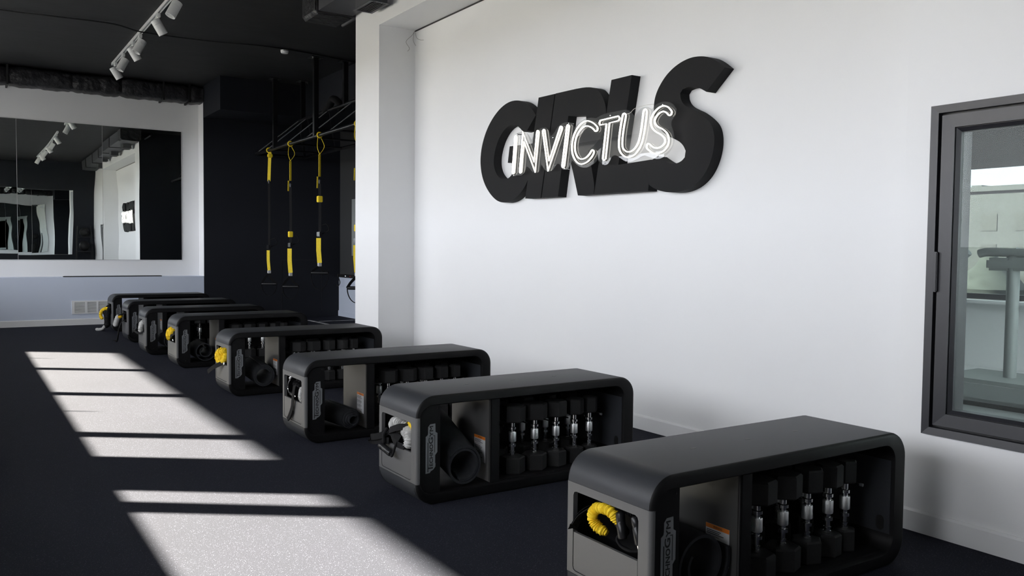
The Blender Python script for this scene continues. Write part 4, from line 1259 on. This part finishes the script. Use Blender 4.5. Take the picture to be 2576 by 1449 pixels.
f = [(k * nn + q, k * nn + (q + 1) % nn, (k + 1) * nn + (q + 1) % nn, (k + 1) * nn + q) for k in range(150) for q in range(nn)]
f += [tuple(range(nn)), tuple(150 * nn + q for q in range(nn))[::-1]]
MB().add(v, f, True).build('wrap', WRAP, t)
for x in (-0.38, 1.62, 1.99):
    MB().box(x - 0.012, x + 0.012, -0.178, 0.17, -0.004, 0.27).build('tie_strap', GASKET, t)

# ================================================================== training rig in the alcove
t = thing('training_rig', 'black steel truss hung from the ceiling of the dark alcove', 'truss', (3.92, 11.0, 2.59))
def rl(mb): return mb
MB().tube([(0, -3.1, 0), (0, 2.2, 0)], 0.024, 12).build('bar', STEEL_B, t)
MB().tube([(0.40, -3.1, 0.45), (0.40, 1.35, 0.45)], 0.024, 12).build('bar', STEEL_B, t)
MB().tube([(0.78, -3.1, 0), (0.78, 2.2, 0)], 0.024, 12).build('bar', STEEL_B, t)
for a, b in (((0, 2.2, 0), (0.40, 1.35, 0.45)), ((0.78, 2.2, 0), (0.40, 1.35, 0.45)), ((0, 2.2, 0), (0.78, 2.2, 0))):
    MB().tube([a, b], 0.020, 10).build('end_bar', STEEL_B, t)
for k in range(6):
    y = 1.75 - k * 0.85
    MB().tube([(0, y, 0), (0.40, y - 0.72, 0.45)], 0.008, 8).build('strut', DUCT, t)
    MB().tube([(0.78, y, 0), (0.40, y - 0.72, 0.45)], 0.008, 8).build('strut', STEEL_B, t)
    MB().tube([(0.0, y - 0.3, 0), (0.78, y - 0.3, 0)], 0.014, 8).build('strut', STEEL_B, t)
for x, y, z0 in ((0.0, 1.27, 0.0), (0.0, -0.40, 0.0), (0.40, 1.22, 0.45), (0.40, -0.42, 0.45)):
    p = MB().box(x - 0.03, x + 0.03, y - 0.03, y + 0.03, z0, ZC - 2.59 - 0.008).build('post', STEEL_B, t)
    MB().box(x - 0.08, x + 0.08, y - 0.08, y + 0.08, ZC - 2.59 - 0.008, ZC - 2.59).build('mount_plate', STEEL_B, p)
    for q in (-0.055, 0.055):
        MB().lathe([(0.008, 0), (0.008, 0.03)], 8, (x + q, y - 0.055, ZC - 2.59 - 0.008), (0, 0, -1)).build('bolt', CHROME, p)
MB().tube(smooth_path([(0.40, 0.3, 0.45), (0.40, 0.15, 0.50), (0.40, 0.02, 0.58), (0.42, -0.12, 0.52), (0.44, -0.2, 0.40)], 6), 0.05, 10).build('bundle', BLACKF, t)

def trainer(y, z_anchor_end, z_lower0, z_lower1, z_bot, style, label, swing=0.0):
    """hanging strap trainer; heights are from the floor"""
    X = 3.92
    t = thing('suspension_trainer', label, 'suspension trainer', (X, y, 2.59), 0, 'hanging strap trainers')
    Z = lambda z: z - 2.59
    n = MB()
    n.tube([(0.033 * math.sin(2 * math.pi * k / 14), 0, 0.033 * math.cos(2 * math.pi * k / 14)) for k in range(14)], 0.009, 8, closed=True)
    n.build('anchor_knot', YELLOW_W, t)
    if style == 'wide':
        MB().ribbon(smooth_path([(0.01, -0.02, -0.03), (0.012, 0.0, -0.12), (0, 0, Z(z_anchor_end))], 6), (0.83, -0.55, 0), 0.046, 0.006).build('anchor_strap', YELLOW_W, t)
        MB().cbox(-0.025, 0.05, -0.04, 0.012, -0.11, -0.05, 0.012).build('knot_fold', YELLOW_W, t)
    else:
        m0 = Z(z_anchor_end) * 0.42
        MB().ribbon(smooth_path([(0.0, 0.06, -0.01), (-0.02, 0.03, m0 * 0.6), (0, 0, m0)], 6), (0.3, 1, 0), 0.030, 0.005).build('anchor_strap', YELLOW_W, t)
        MB().ribbon(smooth_path([(0.0, -0.06, -0.05), (0.05, -0.03, m0 * 0.6), (0, 0, m0)], 6), (0.3, 1, 0), 0.026, 0.005).build('anchor_strap', YELLOW_W, t)
        MB().ribbon([(0, 0, m0), (0.0, 0.0, Z(z_anchor_end) * 0.9)], (0.9, 0.3, 0), 0.030, 0.006).build('anchor_strap', YELLOW_W, t)
        MB().ribbon(smooth_path([(-0.02, 0.02, Z(z_anchor_end) * 0.9), (-0.02, 0.03, Z(z_anchor_end) * 1.15)], 4), (0.9, 0.3, 0), 0.018, 0.006).build('anchor_tail', YELLOW_W, t)
    MB().lathe([(0.012, 0), (0.016, 0.015), (0.012, 0.05)], 10, (0, 0, Z(z_anchor_end) + 0.02), (0, 0, -1)).build('carabiner', DUCT, t)
    MB().ribbon(smooth_path([(0, 0, Z(z_anchor_end)), (0.005, 0, Z((z_anchor_end + z_lower0) / 2)), (0, 0, Z(z_lower0))], 6), (0.83, -0.55, 0), 0.036, 0.008).build('strap', BLACKF, t)
    MB().cbox(-0.02, 0.02, -0.05, 0.06, Z(z_lower0) + 0.02, Z(z_lower0) + 0.08, 0.004).build('buckle', GRIP, t)
    MB().tube(smooth_path([(0, 0.02, Z(z_lower0) + 0.14), (0.07, -0.05, Z(z_lower0) + 0.18), (0.10, -0.06, Z(z_lower0) + 0.10), (0.02, 0, Z(z_lower0) + 0.05)], 6), 0.006, 8).build('loop', BLACKF, t)
    if style == 'tag':
        MB().cbox(-0.03, 0.03, -0.035, 0.035, Z(1.73), Z(1.81), 0.006).build('yellow_tag', YELLOW_W, t)
    if style == 'mid':
        MB().cbox(-0.028, 0.028, -0.03, 0.03, Z(z_lower0) + 0.16, Z(z_lower0) + 0.24, 0.006).build('yellow_tag', YELLOW_W, t)
    MB().ribbon([(-0.01, 0.01, Z(z_lower0)), (-0.01, 0.01, Z((z_lower0 + z_lower1) / 2)), (0, 0, Z(z_lower1))], (0.83, -0.55, 0), 0.060 if style != 'wide' else 0.045, 0.008).build('yellow_strap', YELLOW_W, t)
    MB().cbox(-0.022, 0.022, -0.024, 0.024, Z(z_lower1) - 0.045, Z(z_lower1), 0.004).build('metal_buckle', LAMP_IN, t)
    zt = Z(z_lower1) - 0.045
    zb = Z(z_bot)
    zg = zb + 0.22 * (1 if style == 'tag' else 0.8)
    for sgn in (-1, 1):
        MB().ribbon(smooth_path([(0, 0, zt), (sgn * 0.05 * 0.83 - 0.02, -sgn * 0.05 * 0.55, (zt + zg) / 2), (sgn * 0.115 * 0.83, -sgn * 0.115 * 0.55, zg)], 6), (0.83, -0.15, 0.1), 0.034, 0.005).build('handle_strap', BLACKF, t)
    MB().lathe([(0.018, 0), (0.021, 0.02), (0.021, 0.20), (0.018, 0.22)], 12, (-0.11 * 0.83, 0.11 * 0.55, zg), (0.83, -0.55, 0)).build('grip', GRIP, t)
    arc = [(0.115 * math.cos(a) * 0.83, -0.115 * math.cos(a) * 0.55, zg + (zb - zg) * math.sin(a)) for a in [math.pi * k / 14 for k in range(15)]]
    MB().ribbon(arc, (0.55, 0.83, 0), 0.036, 0.005).build('foot_loop', BLACKF, t)
    return t
trainer(12.56, 2.13, 1.10, 0.80, 0.42, 'wide', 'hanging strap trainer farthest from the white pillar, with a wide yellow top strap')
trainer(11.59, 2.02, 1.13, 0.79, 0.42, 'mid', 'middle hanging strap trainer with a small yellow tag above its buckle')
trainer(10.455, 2.00, 1.27, 0.95, 0.60, 'tag', 'hanging strap trainer nearest in view, with a square yellow tag and broad yellow band')
trainer(9.24, 2.02, 1.18, 0.86, 0.50, 'mid', 'hanging strap trainer mostly hidden behind the white pillar')

# side wall of the alcove: board, power strip, cable
t = thing('whiteboard', 'grey board on the side wall of the dark alcove', 'board', (XS - 0.012, 12.2, 1.02))
MB().box(-0.008, 0.010, -0.75, 0.75, 0, 0.92).build('panel', PALE, t)
MB().box(-0.010, 0.010, -0.77, -0.75, -0.02, 0.94).box(-0.010, 0.010, 0.75, 0.77, -0.02, 0.94).box(-0.010, 0.010, -0.75, 0.75, -0.02, 0).box(-0.010, 0.010, -0.75, 0.75, 0.92, 0.94).build('frame', GREYW, t)
t = thing('power_strip', 'black power strip with tiny lights on the low ledge of the alcove', 'power strip', (XS - 0.045, 12.9, 0.66))
MB().cbox(-0.03, 0.03, -0.6, 0.55, 0.0, 0.05, 0.006).build('body', GASKET, t)
MB().lathe([(0.007, 0), (0.005, 0.004)], 8, (-0.03, 0.18, 0.025), (-1, 0, 0)).build('white_light', LED_W, t)
MB().lathe([(0.007, 0), (0.005, 0.004)], 8, (-0.03, -0.02, 0.025), (-1, 0, 0)).build('red_light', LED_R, t)
MB().tube(smooth_path([(-0.035, 0.45, 0.05), (-0.06, 0.40, 0.0), (-0.06, 0.34, -0.09), (-0.06, 0.42, -0.15), (-0.06, 0.50, -0.13)], 8), 0.008, 8).build('cord', GASKET, t)
tag(MB().box(4.60, 4.66, 11.95, 12.85, 0, 0.003).build('floor_tape', CHALK), 'broad worn white tape line on the alcove floor', 'tape')
tag(MB().box(4.70, 5.40, 12.54, 12.575, 0, 0.003).build('floor_tape', CHALK), 'thin worn white tape line along the alcove wall', 'tape')

# ================================================================== plinth details
t = thing('wall_vent', 'white louvred wall vent low on the pale plinth', 'vent', (1.68, YD, 0.161))
fr = MB()
secs = [(-0.275, -0.140), (-0.108, 0.010), (0.035, 0.155), (0.180, 0.290)]
edges = [-0.31] + [e for s in secs for e in s] + [0.32]
for a, b in zip(edges[0::2], edges[1::2]):
    fr.box(a, b, -0.012, 0, 0, 0.188)
for a, b in secs:
    fr.box(a, b, -0.012, 0, 0, 0.015).box(a, b, -0.012, 0, 0.170, 0.188)
fr.build('frame', WHITE_T, t)
for a, b in secs:
    lo = MB().box(a, b, -0.0008, -0.0002, 0.015, 0.170)
    lo.build('backing', DUCT, t)
    sl2 = MB()
    for k in range(14):
        z = 0.018 + k * 0.011
        sl2.add([(a, -0.010, z), (b, -0.010, z), (b, -0.003, z + 0.006), (a, -0.003, z + 0.006), (a, -0.0095, z - 0.001), (b, -0.0095, z - 0.001), (b, -0.0025, z + 0.005), (a, -0.0025, z + 0.005)],
                [(0, 1, 2, 3), (7, 6, 5, 4), (0, 4, 5, 1), (2, 6, 7, 3), (0, 3, 7, 4), (1, 5, 6, 2)])
    tag(sl2.build('louvres', WHITE_T, t), kind='stuff')
t = thing('slot_diffuser', 'long thin black slot grille on top of the plinth below the mirror', 'vent', (1.93, 13.56, 0.69))
MB().cbox(-0.66, 0.66, -0.05, 0.05, 0, 0.012, 0.002).build('body', DUCT_D, t)
for k in range(3):
    MB().box(-0.65, 0.65, -0.035 + k * 0.025, -0.025 + k * 0.025, 0.012, 0.014).build('blade', GASKET, t)
# loose wires in the corner of the recess
for k, pts in enumerate([[(3.64, 7.22, 3.19), (3.60, 7.20, 3.14), (3.55, 7.22, 3.08), (3.58, 7.21, 3.02), (3.56, 7.21, 2.99)], [(3.645, 7.22, 3.18), (3.64, 7.18, 3.12), (3.645, 7.12, 3.09), (3.645, 7.05, 3.075)], [(3.64, 7.23, 3.19), (3.62, 7.21, 3.10), (3.64, 7.2, 3.05)]]):
    tag(MB().tube(smooth_path(pts, 6), 0.0016, 6).build('loose_wire', WIRE), ['thin loose wire curling down on the recess corner', 'thin loose wire reaching along the sign wall at the recess corner', 'short loose wire at the top recess corner'][k], 'wire')

# ball rack by the wall behind the camera, seen in the mirror
t = thing('ball_rack', 'black two shelf ball rack by the dark rear wall seen in the mirror', 'rack', (2.98, -0.48, 0))
for sx in (-0.2, 0.2):
    for sy in (-0.15, 0.15):
        MB().box(sx - 0.015, sx + 0.015, sy - 0.015, sy + 0.015, 0, 1.72).build('post', STEEL_B, t)
for z in (0.45, 0.95, 1.36):
    MB().box(-0.185, 0.185, -0.165, 0.165, z, z + 0.02).build('shelf', STEEL_B, t)
for k, z in enumerate((0.972, 1.382)):
    b = MB()
    b.lathe([(0.14 * math.sin(math.pi * (q + 0.3) / 12.6), 0.14 - 0.14 * math.cos(math.pi * (q + 0.3) / 12.6)) for q in range(13)], 20)
    o = b.build('medicine_ball', RUBBER)
    o.location = (2.98, -0.48, z)
    tag(o, ['black medicine ball on the middle shelf of the rack', 'black medicine ball on the top shelf of the rack'][k], 'ball', 'balls on the rack')
